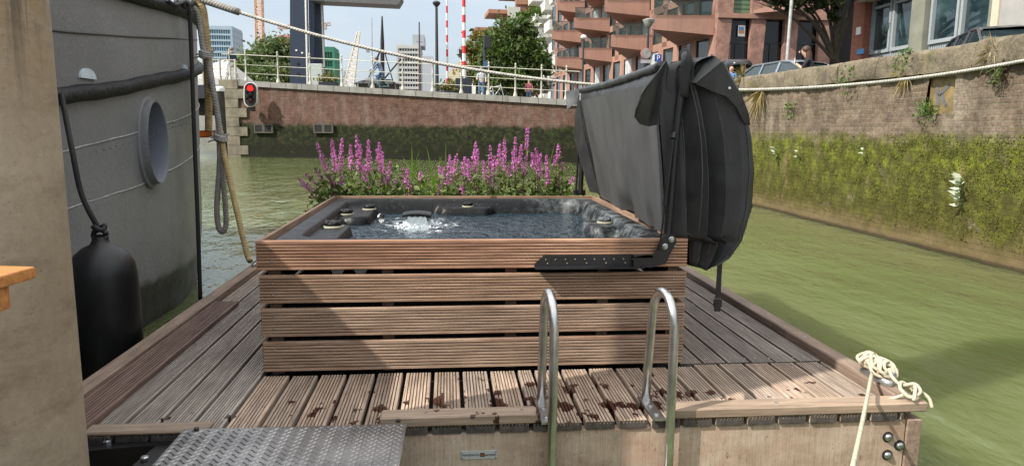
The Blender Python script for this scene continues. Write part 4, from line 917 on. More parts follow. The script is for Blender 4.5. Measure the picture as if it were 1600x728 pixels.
#@@STREET
# ================================================================== CARS
m_carglass = simple('car glass', (.025, .04, .045), .05, var=.3, scale=2, spec=.9); m_tyre = simple('tyre', (.015, .015, .015), .8); m_rim = simple('alloy rim', (.5, .5, .5), .35, 1)
def car(label, loc, rz, paint, L=4.5, Wd=1.78, roof=1.46, roofbox=False, hatch=False):
    T = bpy.data.objects.new('parked_car', None); col.objects.link(T); tag(T, label, 'car')
    def ln(mb, name, m_, par=None, **k):
        o = mb.link(name, m_, None, **k); o.parent = par or T; return o
    h = L/2
    prof = [(-h, .42), (-h-.02, .62), (-h+.08, .80), (-h+1.05, .94), (0, .98), (h-.85, 1.0), (h-.08, .96), (h, .70), (h, .40), (h-.3, .24), (-h+.3, .22)]
    b = MB(); ws = [.80, .92, 1, 1]; rings = []
    for s_, ins in ((-1, .12), (-.96, .02), (-.55, 0), (0, 0), (.55, 0), (.96, .02), (1, .12)):
        rings.append([V(x*(1-ins*.12), s_*Wd/2, .24+(z-.24)*(1-ins*.5)+.02) for x, z in prof])
    b.loft(rings, True, True); body = ln(b, 'body', paint, smooth=40)
    # greenhouse
    r0, r1 = (-h+.95, -h+1.85); e1, e0 = (h-1.0, h-.3) if not hatch else (h-.45, h-.15)
    gl_ = [(r0, .93), (r1, roof-.03), (-.1, roof+.0), (e1, roof-.04), (e0, .97)]
    b = MB(); rings = []
    for s_ in (-1, 1):
        rings.append([V(x, s_*(Wd/2-.06-max(0, (z-.95))*.32), z) for x, z in gl_])
    b.loft(rings, True, True); ln(b, 'glasshouse', m_carglass, smooth=25)
    b = MB(); rings = []                     # roof panel with pillars
    rp_ = [(r1-.15, roof-.065), (r1+.1, roof-.01), (-.1, roof+.025), (e1-.1, roof-.01), (e1+.1, roof-.055)]
    for s_, dz in ((-1, -.06), (-.93, 0), (0, .03), (.93, 0), (1, -.06)): rings.append([V(x, s_*(Wd/2-.20), z+dz) for x, z in rp_])
    b.loft(rings, True, True, False); ln(b, 'roof', paint, smooth=50)
    for s_ in (-1, 1):
        def sp(x, z, o=.0): return V(x, s_*(Wd/2-.048-max(0, (z-.95))*.32+o), z)
        b = MB()
        b.tube([sp(r0-.02, .95), sp(r1-.02, roof-.06), sp(0, roof-.02), sp(e1, roof-.06), sp(e0, .98)], .035, 6); b.tube([sp(.12, .96), sp(.05, roof-.04)], .04, 6); b.tube([sp(e1-.35, .97), sp(e1-.45, roof-.05)], .035, 6); ln(b, 'pillar', paint, smooth=60)
        b = MB(); b.tube([sp(r0+.02, .955, .012), sp(0, .985, .012), sp(e0, .985, .012)], .016, 5); ln(b, 'trim', m_rim)
        b = MB(); b.sphere(sp(r0+.55, 1.03, .16), (.07, .12, .08), 8, 6); ln(b, 'mirror', m_black_plastic if roofbox else paint, smooth=180)
        for wx in (-h+.85, h-.85):
            c_ = V(wx, s_*(Wd/2-.1), .32); b = MB(); b.lathe(c_+V(0, -.1, 0), [(.20, 0), (.31, .01), (.32, .05), (.32, .16), (.31, .19), (.20, .2)], 18, (0, 1, 0)); w2 = ln(b, 'wheel', m_tyre, smooth=40)
            b = MB(); b.lathe(c_+V(0, s_*.1, 0), [(.2, 0), (.05, .012), (.01, .015)], 10, (0, s_, 0)); ln(b, 'rim', m_rim, w2)
        b = MB(); b.sphere(V(-h+.12, s_*.62, .72), (.12, .17, .07), 8, 6); ln(b, 'headlight', m_white, smooth=180)
        b = MB(); b.sphere(V(h-.06, s_*.66, .82), (.07, .15, .09), 8, 6); ln(b, 'tail_light', m_redp, smooth=180)
    T.location = loc; T.rotation_euler = (0, 0, rz)
    if roofbox:
        T2 = bpy.data.objects.new('roof_box', None); col.objects.link(T2); tag(T2, 'long black roof box carried on the dark parked car', 'roof box')
        b = MB(); rings = []
        for x, w2, z0, z1 in ((-.95, .2, .10, .16), (-.85, .36, .05, .22), (-.4, .42, .03, .34), (.5, .42, .03, .36), (.95, .36, .05, .30), (1.05, .25, .10, .2)):
            rings.append([V(x, -w2, z0), V(x, w2, z0), V(x, w2*1.03, (z0+z1)/2), V(x, w2*.85, z1), V(x, -w2*.85, z1), V(x, -w2*1.03, (z0+z1)/2)])
        b.loft(rings, True, True); o = b.link('box_shell', simple('glossy black box', (.02, .021, .024), .22, var=.1), None, 50); o.parent = T2
        b = MB()
        for x in (-.5, .5): b.box((x-.03, -.62, -.01), (x+.03, .62, .032)); 
        o = b.link('roof_bar', m_black_steel, None); o.parent = T2
        T2.location = Vector(loc)+V(0, 0, roof+.06); T2.rotation_euler = (0, 0, rz)
    return T
silverp = simple('pale blue silver car paint', (.22, .26, .29), .25, .4, var=.06); darkp = simple('dark car paint', (.03, .031, .035), .25, .2, var=.1); greyp = simple('anthracite car paint', (.055, .06, .07), .25, .3, var=.1)
car('silver blue hatchback parked behind the woman on the quay', (10.9, 21.2, ZR), R(108), silverp, 4.4, 1.78, 1.46)
car('dark estate car with a roof box parked behind the child', (10.6, 25.3, ZR), R(-90-10)+math.pi, darkp, 4.6, 1.8, 1.50, True)
car('anthracite car parked by the office windows at the far right', (11.7, 13.9, ZR), R(68), greyp, 4.5, 1.8, 1.48)

# ================================================================== PEOPLE
m_skin = simple('skin', (.50, .30, .21), .55, var=.05)
def person(label, loc, rz, J, Rr, cloth, scale=1.0, hair=None, hair_long=False):
    """one continuous skinned body. J: joints in metres (x right, y forward, z up); cloth: material per bone end"""
    names = list(J); E_ = [('pelvis', 'chest'), ('chest', 'neck'), ('neck', 'head'), ('head', 'crown')]
    for s_ in 'LR': E_ += [('chest', 'sh'+s_), ('sh'+s_, 'el'+s_), ('el'+s_, 'wr'+s_), ('wr'+s_, 'ha'+s_), ('pelvis', 'hip'+s_), ('hip'+s_, 'kn'+s_), ('kn'+s_, 'an'+s_), ('an'+s_, 'toe'+s_)]
    me = bpy.data.meshes.new('body'); me.from_pydata([J[n] for n in names], [(names.index(a), names.index(b_)) for a, b_ in E_], [])
    o = bpy.data.objects.new('body_cage', me); col.objects.link(o); sm = o.modifiers.new('s', 'SKIN'); o.modifiers.new('u', 'SUBSURF').levels = 2
    for i, n in enumerate(names):
        r_ = Rr.get(n.rstrip('LR') if n not in ('pelvis',) else n, .05); me.skin_vertices[0].data[i].radius = r_ if isinstance(r_, tuple) else (r_, r_)
    me.skin_vertices[0].data[names.index('pelvis')].use_root = True
    dg = bpy.context.evaluated_depsgraph_get(); m2 = bpy.data.meshes.new_from_object(o.evaluated_get(dg)); bpy.data.objects.remove(o)
    T = bpy.data.objects.new('person', None); col.objects.link(T); tag(T, label, 'person'); T.location = loc; T.rotation_euler = (0, 0, rz); T.scale = (scale,)*3
    m2.materials.clear(); mats = []
    segs = [(Vector(J[a]), Vector(J[b_]), cloth.get(b_.rstrip('LR') if b_ != 'pelvis' else b_, 'skin')) for a, b_ in E_]
    for p in m2.polygons:
        best = min(segs, key=lambda s_: (p.center-(s_[0]+(s_[1]-s_[0])*max(0, min(1, (p.center-s_[0]).dot(s_[1]-s_[0])/max(1e-6, (s_[1]-s_[0]).length_squared))))).length)
        m_ = m_skin if best[2] == 'skin' else best[2]
        if m_ not in mats: mats.append(m_)
        p.material_index = mats.index(m_); p.use_smooth = True
    for m_ in mats: m2.materials.append(m_)
    bo = bpy.data.objects.new('body', m2); col.objects.link(bo); bo.parent = T
    hd = Vector(J['head']); b = MB()
    fdir_ = V(0, 1, 0)
    for s_ in (-1, 1): b.sphere(hd+V(s_*.034, .098, .035), .012, 6, 4)
    b.link('eyes', m_black_plastic, None).parent = T
    b = MB(); b.sphere(hd+V(0, .115, .0), (.016, .022, .028), 6, 5); b.link('nose', m_skin, None, 180).parent = T
    if hair:
        b = MB(); b.sphere(hd+V(0, -.032, .052), (.098, .104, .10), 12, 8)
        if hair_long: b.tube(spline([hd+V(0, -.04, .06), hd+V(0, -.09, -.08), hd+V(0, -.10, -.26), hd+V(0, -.09, -.40)], 4), [.075, .08, .082, .084, .085, .084, .08, .075, .068, .06, .05, .04, .02], 10)
        b.link('hair', hair, None, 180).parent = T
    return T
RAD = dict(pelvis=(.15, .11), chest=(.165, .11), neck=.055, head=(.085, .10), crown=(.06, .07), sh=.058, el=.043, wr=.03, ha=.035, hip=.085, kn=.06, an=.042, toe=.035)
def standing(step=.0, armf=(.05, -.05), elbow=(.1, .1), lean=.0):
    J = dict(pelvis=(0, 0, .95), chest=(0, .02+lean*.6, 1.32), neck=(0, .03+lean, 1.50), head=(0, .06+lean*1.1, 1.62), crown=(0, .05+lean*1.1, 1.74))
    for s_, x, st in (('L', -1, step), ('R', 1, -step)):
        i = 0 if s_ == 'L' else 1
        J['sh'+s_] = (x*.19, .02+lean*.85, 1.42); J['el'+s_] = (x*.24, armf[i]+lean, 1.14); J['wr'+s_] = (x*.22, armf[i]+elbow[i]+lean, .92+elbow[i]*.6); J['ha'+s_] = (x*.21, armf[i]+elbow[i]*1.3+.02+lean, .84+elbow[i]*.85)
        J['hip'+s_] = (x*.10, 0, .90); J['kn'+s_] = (x*.10, st*.5+.03, .50); J['an'+s_] = (x*.10, st, .08); J['toe'+s_] = (x*.11, st+.17, .03)
    return J
m_navyc = simple('navy cloth', (.025, .04, .075), .9); m_palej = simple('pale trousers', (.55, .55, .54), .9); m_jean = simple('blue denim', (.09, .15, .24), .9); m_greyt = simple('light grey top', (.42, .43, .44), .9); m_bluec = simple('slate blue jacket', (.16, .21, .30), .9); m_blackc = simple('black jersey', (.018, .018, .02), .9); m_shoe = simple('dark shoes', (.03, .03, .03), .7); m_brownh = simple('dark auburn hair', (.055, .022, .015), .6, var=.3, scale=20); m_redh = simple('ginger hair', (.42, .20, .07), .7); m_greyh = simple('short grey hair', (.2, .17, .15), .7); m_bluet = simple('bright blue jumper', (.08, .21, .46), .9)
def dress(top, legs, shoe=None, sleeve=True): return dict(chest=top, neck=top, sh=top, el=top, wr=top if sleeve else 'skin', hip=legs, kn=legs, an=legs, toe=shoe or m_shoe)
p = base(366, 42.6); person('man in navy shirt and pale trousers walking along the bridge approach', (p.x, p.y, p.z), R(75), standing(.32, (.12, -.12), (.2, .1)), RAD, dress(m_navyc, m_palej, None, False), 1.18, m_greyh)
p = base(752, 41.5); person('person in light grey top and blue jeans standing by the traffic signal', p, R(180), standing(.06, (.05, .1), (.15, .3)), RAD, dress(m_greyt, m_jean, None, False), 1.1, m_greyh)
p = base(506, 47); person('faint figure in grey standing behind the pale cabinet', p, R(100), standing(.1), RAD, dress(m_greyt, m_palej), 1.0, m_greyh)
p = base(672/4.28+671, 46); p = base(826, 44); person('figure in pink top standing below the maple', p, R(180), standing(.05), RAD, dress(simple('pink cloth', (.5, .16, .18), .9), m_jean), .95, m_brownh)
# woman seated on the ledge, looking down at her phone
J = dict(pelvis=(0, 0, .12), chest=(0, .10, .46), neck=(0, .17, .64), head=(0, .23, .75), crown=(0, .24, .87))
for s_, x in (('L', -1), ('R', 1)):
    J['sh'+s_] = (x*.17, .13, .57); J['el'+s_] = (x*.20, .24, .34); J['wr'+s_] = (x*.08, .36, .44); J['ha'+s_] = (x*.05, .41, .48)
    J['hip'+s_] = (x*.10, .03, .10); J['kn'+s_] = (x*.13, .43, .13); J['an'+s_] = (x*.12, .52, -.16); J['toe'+s_] = (x*.13, .66, -.17)
wpos = P(1262, 112, 14.2); wpos = V(7.56, 14.05, ZR+.30)
person('woman with long auburn hair in black top sitting on the quay edge with her phone', wpos, R(58), J, dict(RAD, chest=(.14, .10), pelvis=(.14, .11)), dress(m_blackc, m_blackc, None, False), .86, m_brownh, True)
b = MB(); b.box((-.035, .435, .49), (.035, .447, .62)); o = b.link('phone', m_white, None); o.location = wpos; o.rotation_euler = (0, 0, R(58)); o.scale = (.86,)*3; tag(o, 'small pale phone held in the hands of the seated woman', 'phone')
cp = V(7.9, PX(1143, 112, 7.9).y, ZR); person('small child with ginger hair and blue jumper behind the coping', cp, R(150), standing(.04), dict(RAD, head=(.11, .12), crown=(.08, .09)), dress(m_bluet, m_jean), .62, m_redh)

# ================================================================== BICYCLES
def bicycle(label, c, rz, colr, s_=1.0):
    T = bpy.data.objects.new('bicycle', None); col.objects.link(T); tag(T, label, 'bicycle')
    for x in (-.52, .52):
        b = MB(); pts = [V(x+.33*math.cos(a*math.pi/10), 0, .34+.33*math.sin(a*math.pi/10)) for a in range(21)]; b.tube(pts, .022, 5, False)
        for k in range(6): a = k*math.pi/6; b.tube([V(x+.32*math.cos(a), 0, .34+.32*math.sin(a)), V(x-.32*math.cos(a), 0, .34-.32*math.sin(a))], .004, 3)
        b.link('wheel', m_tyre, None).parent = T
    b = MB()
    for a, c_ in (((-.52, .34), (-.18, .85)), ((-.52, .34), (-.05, .32)), ((-.05, .32), (-.18, .95)), ((-.05, .32), (.36, .82)), ((-.15, .80), (.34, .88)), ((.52, .34), (.34, .98))): b.tube([V(a[0], 0, a[1]), V(c_[0], 0, c_[1])], .02, 5)
    b.link('frame', colr, None).parent = T
    b = MB(); b.sphere((-.2, 0, .97), (.13, .07, .04), 8, 5); b.link('saddle', m_black_plastic, None).parent = T
    b = MB(); b.tube([V(.22, -.28, 1.05), V(.34, -.1, 1.02), V(.34, .1, 1.02), V(.22, .28, 1.05)], .016, 5); b.link('handlebar', m_black_plastic, None).parent = T
    T.location = c; T.rotation_euler = (0, 0, rz); T.scale = (s_,)*3; return T
p = base(592, 41.2); bicycle('bicycle ridden past the moored barge by a person in slate blue', p, R(172), simple('teal bike paint', (.10, .22, .22), .5), 1.15)
J = standing(.0, (.22, .22), (.2, .2), .22); 
for s_, x, kz in (('L', -1, .62), ('R', 1, .48)):
    J['kn'+s_] = (x*.11, .30, kz+.16); J['an'+s_] = (x*.11, .16, kz-.28); J['toe'+s_] = (x*.11, .30, kz-.33)
J2 = {k: (v[0], v[1]-.2, v[2]+.06) for k, v in J.items()}
person('cyclist in slate blue jacket leaning over the handlebars', p, R(172-90), J2, RAD, dress(m_bluec, m_jean), 1.12, m_brownh)
p = base(773, 42); bicycle('white bicycle parked against the railing right of the traffic signal', p, R(20), m_white, 1.1)
# ================================================================== SIGN AND LAMP ON THE RIGHT QUAY
sp_ = PX(1010, 130, 8.2); sp_ = V(8.4, PX(1010, 130, 8.4).y, ZR)
T = thing('street_lamp', 'grey street lamp with flared glass head above the round sign', 'street lamp', tuple(sp_)); ztl = P(1010, 44, sp_.y).z; zbl = P(1010, 33, sp_.y).z; k_ = sp_.y/1080
b = MB(); b.cyl(sp_, V(sp_.x, sp_.y, ztl), .05, 8); b.link('pole', m_lamp, T, 60)
b = MB(); b.lathe((sp_.x, sp_.y, ztl), [(.06, 0), (.10, .03), (9.5*k_, zbl-ztl), (9.5*k_, zbl-ztl+.04), (.1, zbl-ztl+.1)], 14); b.link('lamp_head', simple('smoky lamp glass', (.26, .27, .26), .3), T, 40)
T2 = thing('road_sign', 'round grey back of a road sign with small plate below it', 'sign', (sp_.x-.0, sp_.y-.12, ZR)); c_ = P(1009, 84, sp_.y-.12)
b = MB(); b.lathe(c_, [(8*k_, 0), (8*k_, .03), (.01, .031)], 20, (0, -1, 0)); b.link('disc', simple('grey sign back', (.27, .26, .25), .6), T2); b = MB(); b.lathe(c_+V(0, .01, 0), [(8.7*k_, 0), (8.7*k_, .02), (7.8*k_, .021)], 20, (0, -1, 0)); b.link('rim', m_redp, T2)
b = MB(); a, c = P(1001, 99, sp_.y-.12), P(1018, 94, sp_.y-.12); b.box((a.x, a.y-.02, a.z), (c.x, a.y, c.z)); b.link('plate', simple('grey plate', (.36, .36, .36), .6), T2); b = MB(); b.cyl((c_.x, c_.y+.06, ZR), (c_.x, c_.y+.06, c_.z), .03, 6); b.link('post', m_lamp, T2)
def lettering(txt, size, name, mat, parent, matrix, depth=.002):
    cu = bpy.data.curves.new(name, 'FONT'); cu.body = txt; cu.size = size; cu.extrude = depth; cu.align_x = 'CENTER'; cu.align_y = 'CENTER'
    o = bpy.data.objects.new(name+'_curve', cu); col.objects.link(o); dg = bpy.context.evaluated_depsgraph_get(); me = bpy.data.meshes.new_from_object(o.evaluated_get(dg)); bpy.data.objects.remove(o)
    me.transform(matrix); me.materials.clear(); me.materials.append(mat); o = bpy.data.objects.new(name, me); col.objects.link(o); o.parent = parent
    if parent.type == 'EMPTY': o.matrix_parent_inverse = Matrix.Translation(-parent.location)
    return o
TOCAM = Matrix(((1, 0, 0, 0), (0, 0, -1, 0), (0, 1, 0, 0), (0, 0, 0, 1)))      # text upright, facing -Y
pk = PX(1028, 90, 8.9); a, c = P(1023, 97, pk.y), P(1034, 85.5, pk.y); T3 = thing('parking_sign', 'blue parking sign with white P beside the round sign', 'sign', (pk.x, pk.y+.04, ZR))
b = MB(); b.box((a.x, pk.y, a.z), (c.x, pk.y+.02, c.z)); b.link('panel', simple('parking blue', (.02, .07, .33), .4, var=.05), T3); b = MB(); b.cyl((pk.x, pk.y+.05, ZR), (pk.x, pk.y+.05, c.z), .025, 6); b.link('post', m_lamp, T3)
lettering('P', (c.z-a.z)*.95, 'letter', m_white, T3, Matrix.Translation(V((a.x+c.x)/2, pk.y-.004, (a.z+c.z)/2)) @ TOCAM)
sp2 = V(8.6, PX(911, 100, 8.6).y, ZR); k_ = sp2.y/1080
T = thing('street_lamp', 'older street lamp with flat hooded head left of the grey one', 'street lamp', tuple(sp2)); zt_ = P(911, 62, sp2.y).z
b = MB(); b.cyl(sp2, V(sp2.x, sp2.y, zt_), 1.4*k_, 8); b.link('pole', m_lamp, T, 60); b = MB(); b.lathe((sp2.x, sp2.y, zt_), [(2*k_, 0), (5*k_, 2.5*k_), (4*k_, 6*k_), (.02, 7*k_)], 10); b.link('lamp_head', m_white, T, 50)
fpz = V(12.4, PX(1231, 60, 12.4).y, ZR); b = MB(); b.tube([fpz, V(fpz.x+.12, fpz.y, 12)], [.07, .05], 8); T = tag(b.link('lamp_pole', simple('light grey pole', (.42, .42, .41), .45, .3), None, 60), 'plain light grey pole rising behind the silver blue car', 'pole')
#@@NEAR
# ================================================================== SHIP
t = MT('grey ship paint'); c = t.ramp(t.noise(.8, 5, .6), [(.3, (.175, .177, .182)), (.7, (.235, .237, .243))]); c = t.mix(t.ramp(t.noise(3, 6, .75, (1, 1, .3)), [(.56, 0), (.72, .4)]), c, (.11, .105, .10))
c = t.mix(t.ramp(t.noise(14, 4, .8), [(.70, 0), (.74, .5)]), c, (.30, .29, .28)); c = t.mix(t.ramp(t.noise(2.4, 6, .8, (4, 4, .22)), [(.60, 0), (.74, .5)]), c, (.085, .075, .065)); c = t.mix(t.ramp(t.noise(5, 5, .8), [(.66, 0), (.72, .55)]), c, (.26, .265, .27)); x, y, z = t.xyz()
c = t.mix(t.ramp(t.math('ADD', z, t.math('MULTIPLY', t.noise(4, 4), .12)), [(.40, 1), (.47, 0)]), c, (.022, .022, .022))
t.col(c).rough(t.ramp(t.noise(6, 5, .7), [(.3, .28), (.7, .5)])).bump(t.mix(.3, t.noise(1.7, 3, .55), t.noise(26, 5, .7)), .55, .045); m_ship = t.m
m_strake = simple('dark grey strake paint', (.014, .014, .015), .55, var=.5, scale=7, bump=.7, bscale=22, bdist=.02, spec=.25)
m_seam = simple('weld highlight paint', (.33, .33, .325), .5, var=.4, scale=12)  # pale tone puts the highlight along the weld seams into their colour
sp = thing('ship', 'grey steel barge with black rubbing strakes and a wide hawse pipe along the left', 'boat', (-4.2, 3, 0))
HY0, HY1 = -9.0, 11.0
def hx(Y, z):
    x = -2.43+.02*(6-Y)*.0
    if Y > 6.3: x -= .115*(Y-6.3)**2
    x += .05*smoothstep(.6, 2.8, z)*(1 if Y > 5 else 1)
    if z < .75: x -= .15*(.75-z)**1.6
    return x
def line_z(pts, Y):                    # height of a strake at Y from (Y, z) knots
    if Y <= pts[0][0]: 
        s_ = (pts[1][1]-pts[0][1])/(pts[1][0]-pts[0][0]); return pts[0][1]+s_*max(-1.2, Y-pts[0][0])*.6
    for (a, za), (b_, zb) in zip(pts, pts[1:]):
        if Y <= b_: return za+(zb-za)*(Y-a)/(b_-a)
    return pts[-1][1]+(Y-pts[-1][0])*(pts[-1][1]-pts[-2][1])/(pts[-1][0]-pts[-2][0])
def knots(pxs):
    out = []
    for x, y in pxs:
        X_ = -2.41; p = PX(x, y, X_)
        if x > 285: p = P(x, y, 6.9 if x < 312 else 7.2)
        out.append((p.y, p.z))
    return out
K_top = knots([(140, -25), (215, 0), (303, 22)]); K_mid = knots([(96, 150), (160, 142), (230, 128), (312, 112)]); K_s1 = knots([(90, 50), (200, 58), (308, 62)])
K_s2 = knots([(100, 237), (210, 208), (313, 174)]); K_s3 = knots([(109, 326), (220, 290), (313, 238)])
HP = PX(233, 222, -2.41)                # hawse pipe centre
HR = .325; HE = .60
b = MB(); ny, nz_ = 330, 70; idx = {}
def hull_top(Y): return line_z(K_top, Y)
for j in range(nz_+1):
    for i in range(ny+1):
        Y = HY0+(HY1-HY0)*(i/ny); Y = HY0+6.5*(i/80) if i < 80 else (-2.5+13.5*((i-80)/(ny-80)))
        z = -.8+(hull_top(Y)+.8)*j/nz_
        d = .010*noise.noise(V(Y*1.3, z*1.7, 2))+.004*noise.noise(V(Y*4, z*5, 8)); idx[i, j] = len(b.v); b.v.append((hx(Y, z)+d, Y, z)); b.tint.append((1, 1, 1))
for j in range(nz_):
    for i in range(ny):
        q = [b.v[idx[i, j]], b.v[idx[i+1, j]], b.v[idx[i+1, j+1]], b.v[idx[i, j+1]]]; cy, cz = sum(v[1] for v in q)/4, sum(v[2] for v in q)/4
        if math.hypot((cy-HP.y)/HE, cz-HP.z) < HR+.005: continue
        b.f.append([idx[i, j], idx[i+1, j], idx[i+1, j+1], idx[i, j+1]]); b.mi.append(0)
b.link('hull', m_ship, sp, 180)
b = MB(); b.box((-7.2, HY0, -.6), (-4.5, HY1-3, 2.2)); b.grid(30, 2, lambda u, v: V((hx(HY0+(HY1-HY0)*u, 2)-.02)*(1-v)+v*-7.2, HY0+(HY1-HY0)*u, 2.0)); b.link('ship_deck', m_strake, sp)
def along(K, r, off, name, m_, Y0=HY0, Y1=HY1, wob=0, n=200, flat=1.0):
    b = MB(); pts = []; skip = False
    for k in range(n+1):
        Y = Y0+(Y1-Y0)*k/n; z = line_z(K, Y)+wob*noise.noise(V(Y*3, 0, 4)); 
        if math.hypot((Y-HP.y)/HE, z-HP.z) < HR+.02:
            if len(pts) > 1: b.tube(pts, r, 8)
            pts = []; continue
        pts.append(V(hx(Y, z)+off, Y, z))
    b.tube(pts, r, 8); return b.link(name, m_, sp, 60)
along(K_top, .052, .012, 'bulwark_cap', m_strake, wob=.008)
along(K_mid, .055, .008, 'rubbing_strake', m_strake, wob=.012)
along(K_s1, .006, .006, 'plate_edge', m_black_steel)
for K in (K_s2, K_s3): along(K, .0055, .002, 'weld_seam', m_seam, wob=.006, n=500)
# hawse pipe: protruding ring with a deep dish inside
m_pipe = simple('blue grey pipe interior', (.175, .19, .225), .4, var=.12, scale=2)
hp = MB(); seg = 48; cx = hx(HP.y, HP.z)
def ring(r, x, sk=0): return [V(x, HP.y+HE*r*math.cos(2*math.pi*k/seg), HP.z+r*math.sin(2*math.pi*k/seg)) for k in range(seg)]
hp.loft([ring(HR+.05, cx-.01), ring(HR+.045, cx+.012), ring(HR+.018, cx+.022), ring(HR+.012, cx+.065), ring(HR+.008, cx+.078), ring(HR-.006, cx+.075)]); po = hp.link('hawse_pipe', m_ship, sp, 50)
hp = MB(); hp.loft([ring(HR-.006, cx+.075), ring(HR-.03, cx+.0), ring(HR-.06, cx-.3), ring(HR-.1, cx-.75), ring(.02, cx-.8)]); hp.link('pipe_interior', m_pipe, po, 60)
for (px, py, w_) in ((134, 116, .09), (299, 103, .05)):           # freeing ports: solid plates coloured like daylight behind them
    p = PX(px, py, -2.40) if px < 280 else P(px, py, 6.75); b = MB(); pts = [V(0, w_*math.cos(a*math.pi/10)*1.15, w_*.75*(math.sin(a*math.pi/10))) for a in range(11)]
    xx = hx(p.y, p.z)+.014; b.prism([V(xx, p.y, p.z-.03)+q for q in pts], (-.03, 0, 0)); b.link('freeing_port', simple('painted daylight behind port', (.55, .62, .68), .6), sp)
b = MB()                                # rows of rivets
rng = random.Random(2)
for K, dz in ((K_s2, -.06),):
    Y = 3.8
    while Y < 6.9: b.sphere(V(hx(Y, line_z(K, Y)+dz)+.001, Y+rng.uniform(-.01, .01), line_z(K, Y)+dz+rng.uniform(-.006, .006)), .006, 5, 4); Y += .06+.05*rng.random()
b.link('rivets', m_ship, sp, 180)
b = MB(); lp = spline([P(262, 2, 6.2), P(275, 9, 6.4), P(285, 4, 6.6), P(296, 8, 6.7), P(290, 0, 6.8), P(270, -4, 6.6)], 6); b.tube(lp, .02, 6); b.tube(spline([P(275, 3, 6.5), P(290, 10, 6.65), P(302, 6, 6.9), P(309, 12, 7.1)], 5), .025, 6)
tag(b.link('coiled_line', m_blackrope, None, 180), 'dark line coiled over the top edge of the grey barge', 'rope')

# ------------------------------------------------------------------ fender
f0 = P(165, 470, 4.22)
fe = thing('fender', 'large black rubber fender hanging between the barge and the deck', 'fender', (f0.x, f0.y, .1))
zt_ = P(143, 372, 4.22).z; rr = .188; fx = P(165, 480, 4.22).x
b = MB(); prof = [(.02, .02), (.10, .04), (.165, .12), (rr, .22), (rr, .70), (rr*.985, .78), (rr*.92, .85), (rr*.76, .905), (rr*.52, .945), (rr*.3, .965), (.045, .985), (.04, 1.01), (.02, 1.02)]
b.lathe((fx, 4.22, zt_-1.0), prof, 28); b.link('fender_body', m_rubber, fe, 50)
b = MB(); b.tube([V(fx+.036*math.cos(a), 4.22, zt_+.015+.036*math.sin(a)) for a in [k*math.pi/6 for k in range(13)]], .016, 8); b.link('eye', m_rubber, fe, 180)
b = MB(); b.tube(spline([V(fx, 4.22, zt_+.05), P(128, 305, 4.21), P(112, 230, 4.25), PX(96, 148, -2.33)], 6), .0155, 7); kn = V(fx, 4.22, zt_+.06)
b.tube([kn+V(.03*math.cos(a), .03*math.sin(a), .012*math.sin(a*2)) for a in [k*.7 for k in range(10)]], .014, 6); b.link('line', m_blackrope, fe, 180)
# hanging black line down the bow
b = MB(); b.tube(spline([P(284, 6, 6.45), P(294, 9, 6.5), P(298, 60, 6.55), P(303, 200, 6.55), P(309, 350, 6.55), P(313, 468, 6.55)], 6), .019, 7)
tag(b.link('hanging_line', m_blackrope, None, 180), 'straight black line hanging down the bow into the water', 'rope')

# ------------------------------------------------------------------ ropes from the bow
def rope(name, label, pts, r, m_, n=8, seg=10):
    b = MB(); b.tube(spline(pts, n), r, seg); return tag(b.link(name, m_, None, 180), label, 'rope')
YD = 6.95
rope('mooring_rope', 'thick tan rope hanging straight down from the bow beside the grey one', [P(283, -12, 6.9), P(300, -4, YD), P(313, 8, YD), P(318, 30, YD), P(322, 70, YD), P(325, 130, YD), P(326, 170, YD), P(326, 205, YD)], .034, m_tanrope)
rope('mooring_rope', 'tan rope leading from the bow down to the deck corner cleat', [P(292, -14, 6.9), P(306, -6, YD), P(317, 10, YD), P(322, 40, YD), P(329, 110, YD), P(338, 170, 6.85), P(352, 250, 6.75), P(370, 330, 6.6), P(386, 396, 6.45), P(391, 408, 6.4)], .026, m_tanrope)
rope('mooring_rope', 'weathered grey rope hanging in a long loop from the bow', [P(290, 6, 6.85), P(304, 14, 6.88), P(311, 30, 6.9), P(317, 75, 6.85), P(325, 100, 6.85), P(335, 150, 6.8), P(343, 205, 6.8), P(343, 260, 6.8), P(339, 320, 6.8), P(341, 352, 6.8), P(347, 362, 6.8), P(353, 352, 6.8), P(352, 320, 6.8), P(347, 260, 6.8), P(345, 205, 6.8)], .026, m_greyrope)
m_lash = simple('frayed grey cord', (.33, .32, .31), .9)
for cx_, cy_, lab in ((322, 86, 'upper frayed grey cord lashing the hanging bow ropes together'), (345, 216, 'lower grey cord tied round tan rope and hanging grey loop')):
    b = MB(); c_ = P(cx_, cy_, 6.78)
    for k in range(3): b.tube([c_+V(.055*math.cos(a), .055*math.sin(a), (k-1)*.018+.01*math.sin(2*a)) for a in [j*.52 for j in range(13)]], .011, 6)
    for a in (2.4, .6, 2.9): b.tube([c_, c_+V(.11*math.cos(a), -.03, .06*math.sin(a*1.3))], .008, 5)
    tag(b.link('lashing', m_lash, None, 180), lab, 'cord')
b = MB()
ra, rb = P(303, -4, 6.95), P(1700, 74, 6.1)
pts = []
for k in range(61):
    u = k/60; p = ra.lerp(rb, u); pts.append(p-V(0, 0, 4*u*(1-u)*.60))
b.tube(pts, [.0142+.002*(abs(k-30)/30) for k in range(61)], 8)
tag(b.link('mooring_rope', m_mooring, None, 180), 'pale mooring rope sagging across the canal from barge bow to right quay', 'rope')
b = MB(); p0 = pts[0]; b.tube([p0+(pts[3]-p0)*k/6 for k in range(7)], .032, 8); tag(b.link('rope_sleeve', m_greyrope, None, 180), 'grey chafe sleeve round the bow end of the pale mooring rope', 'sleeve')
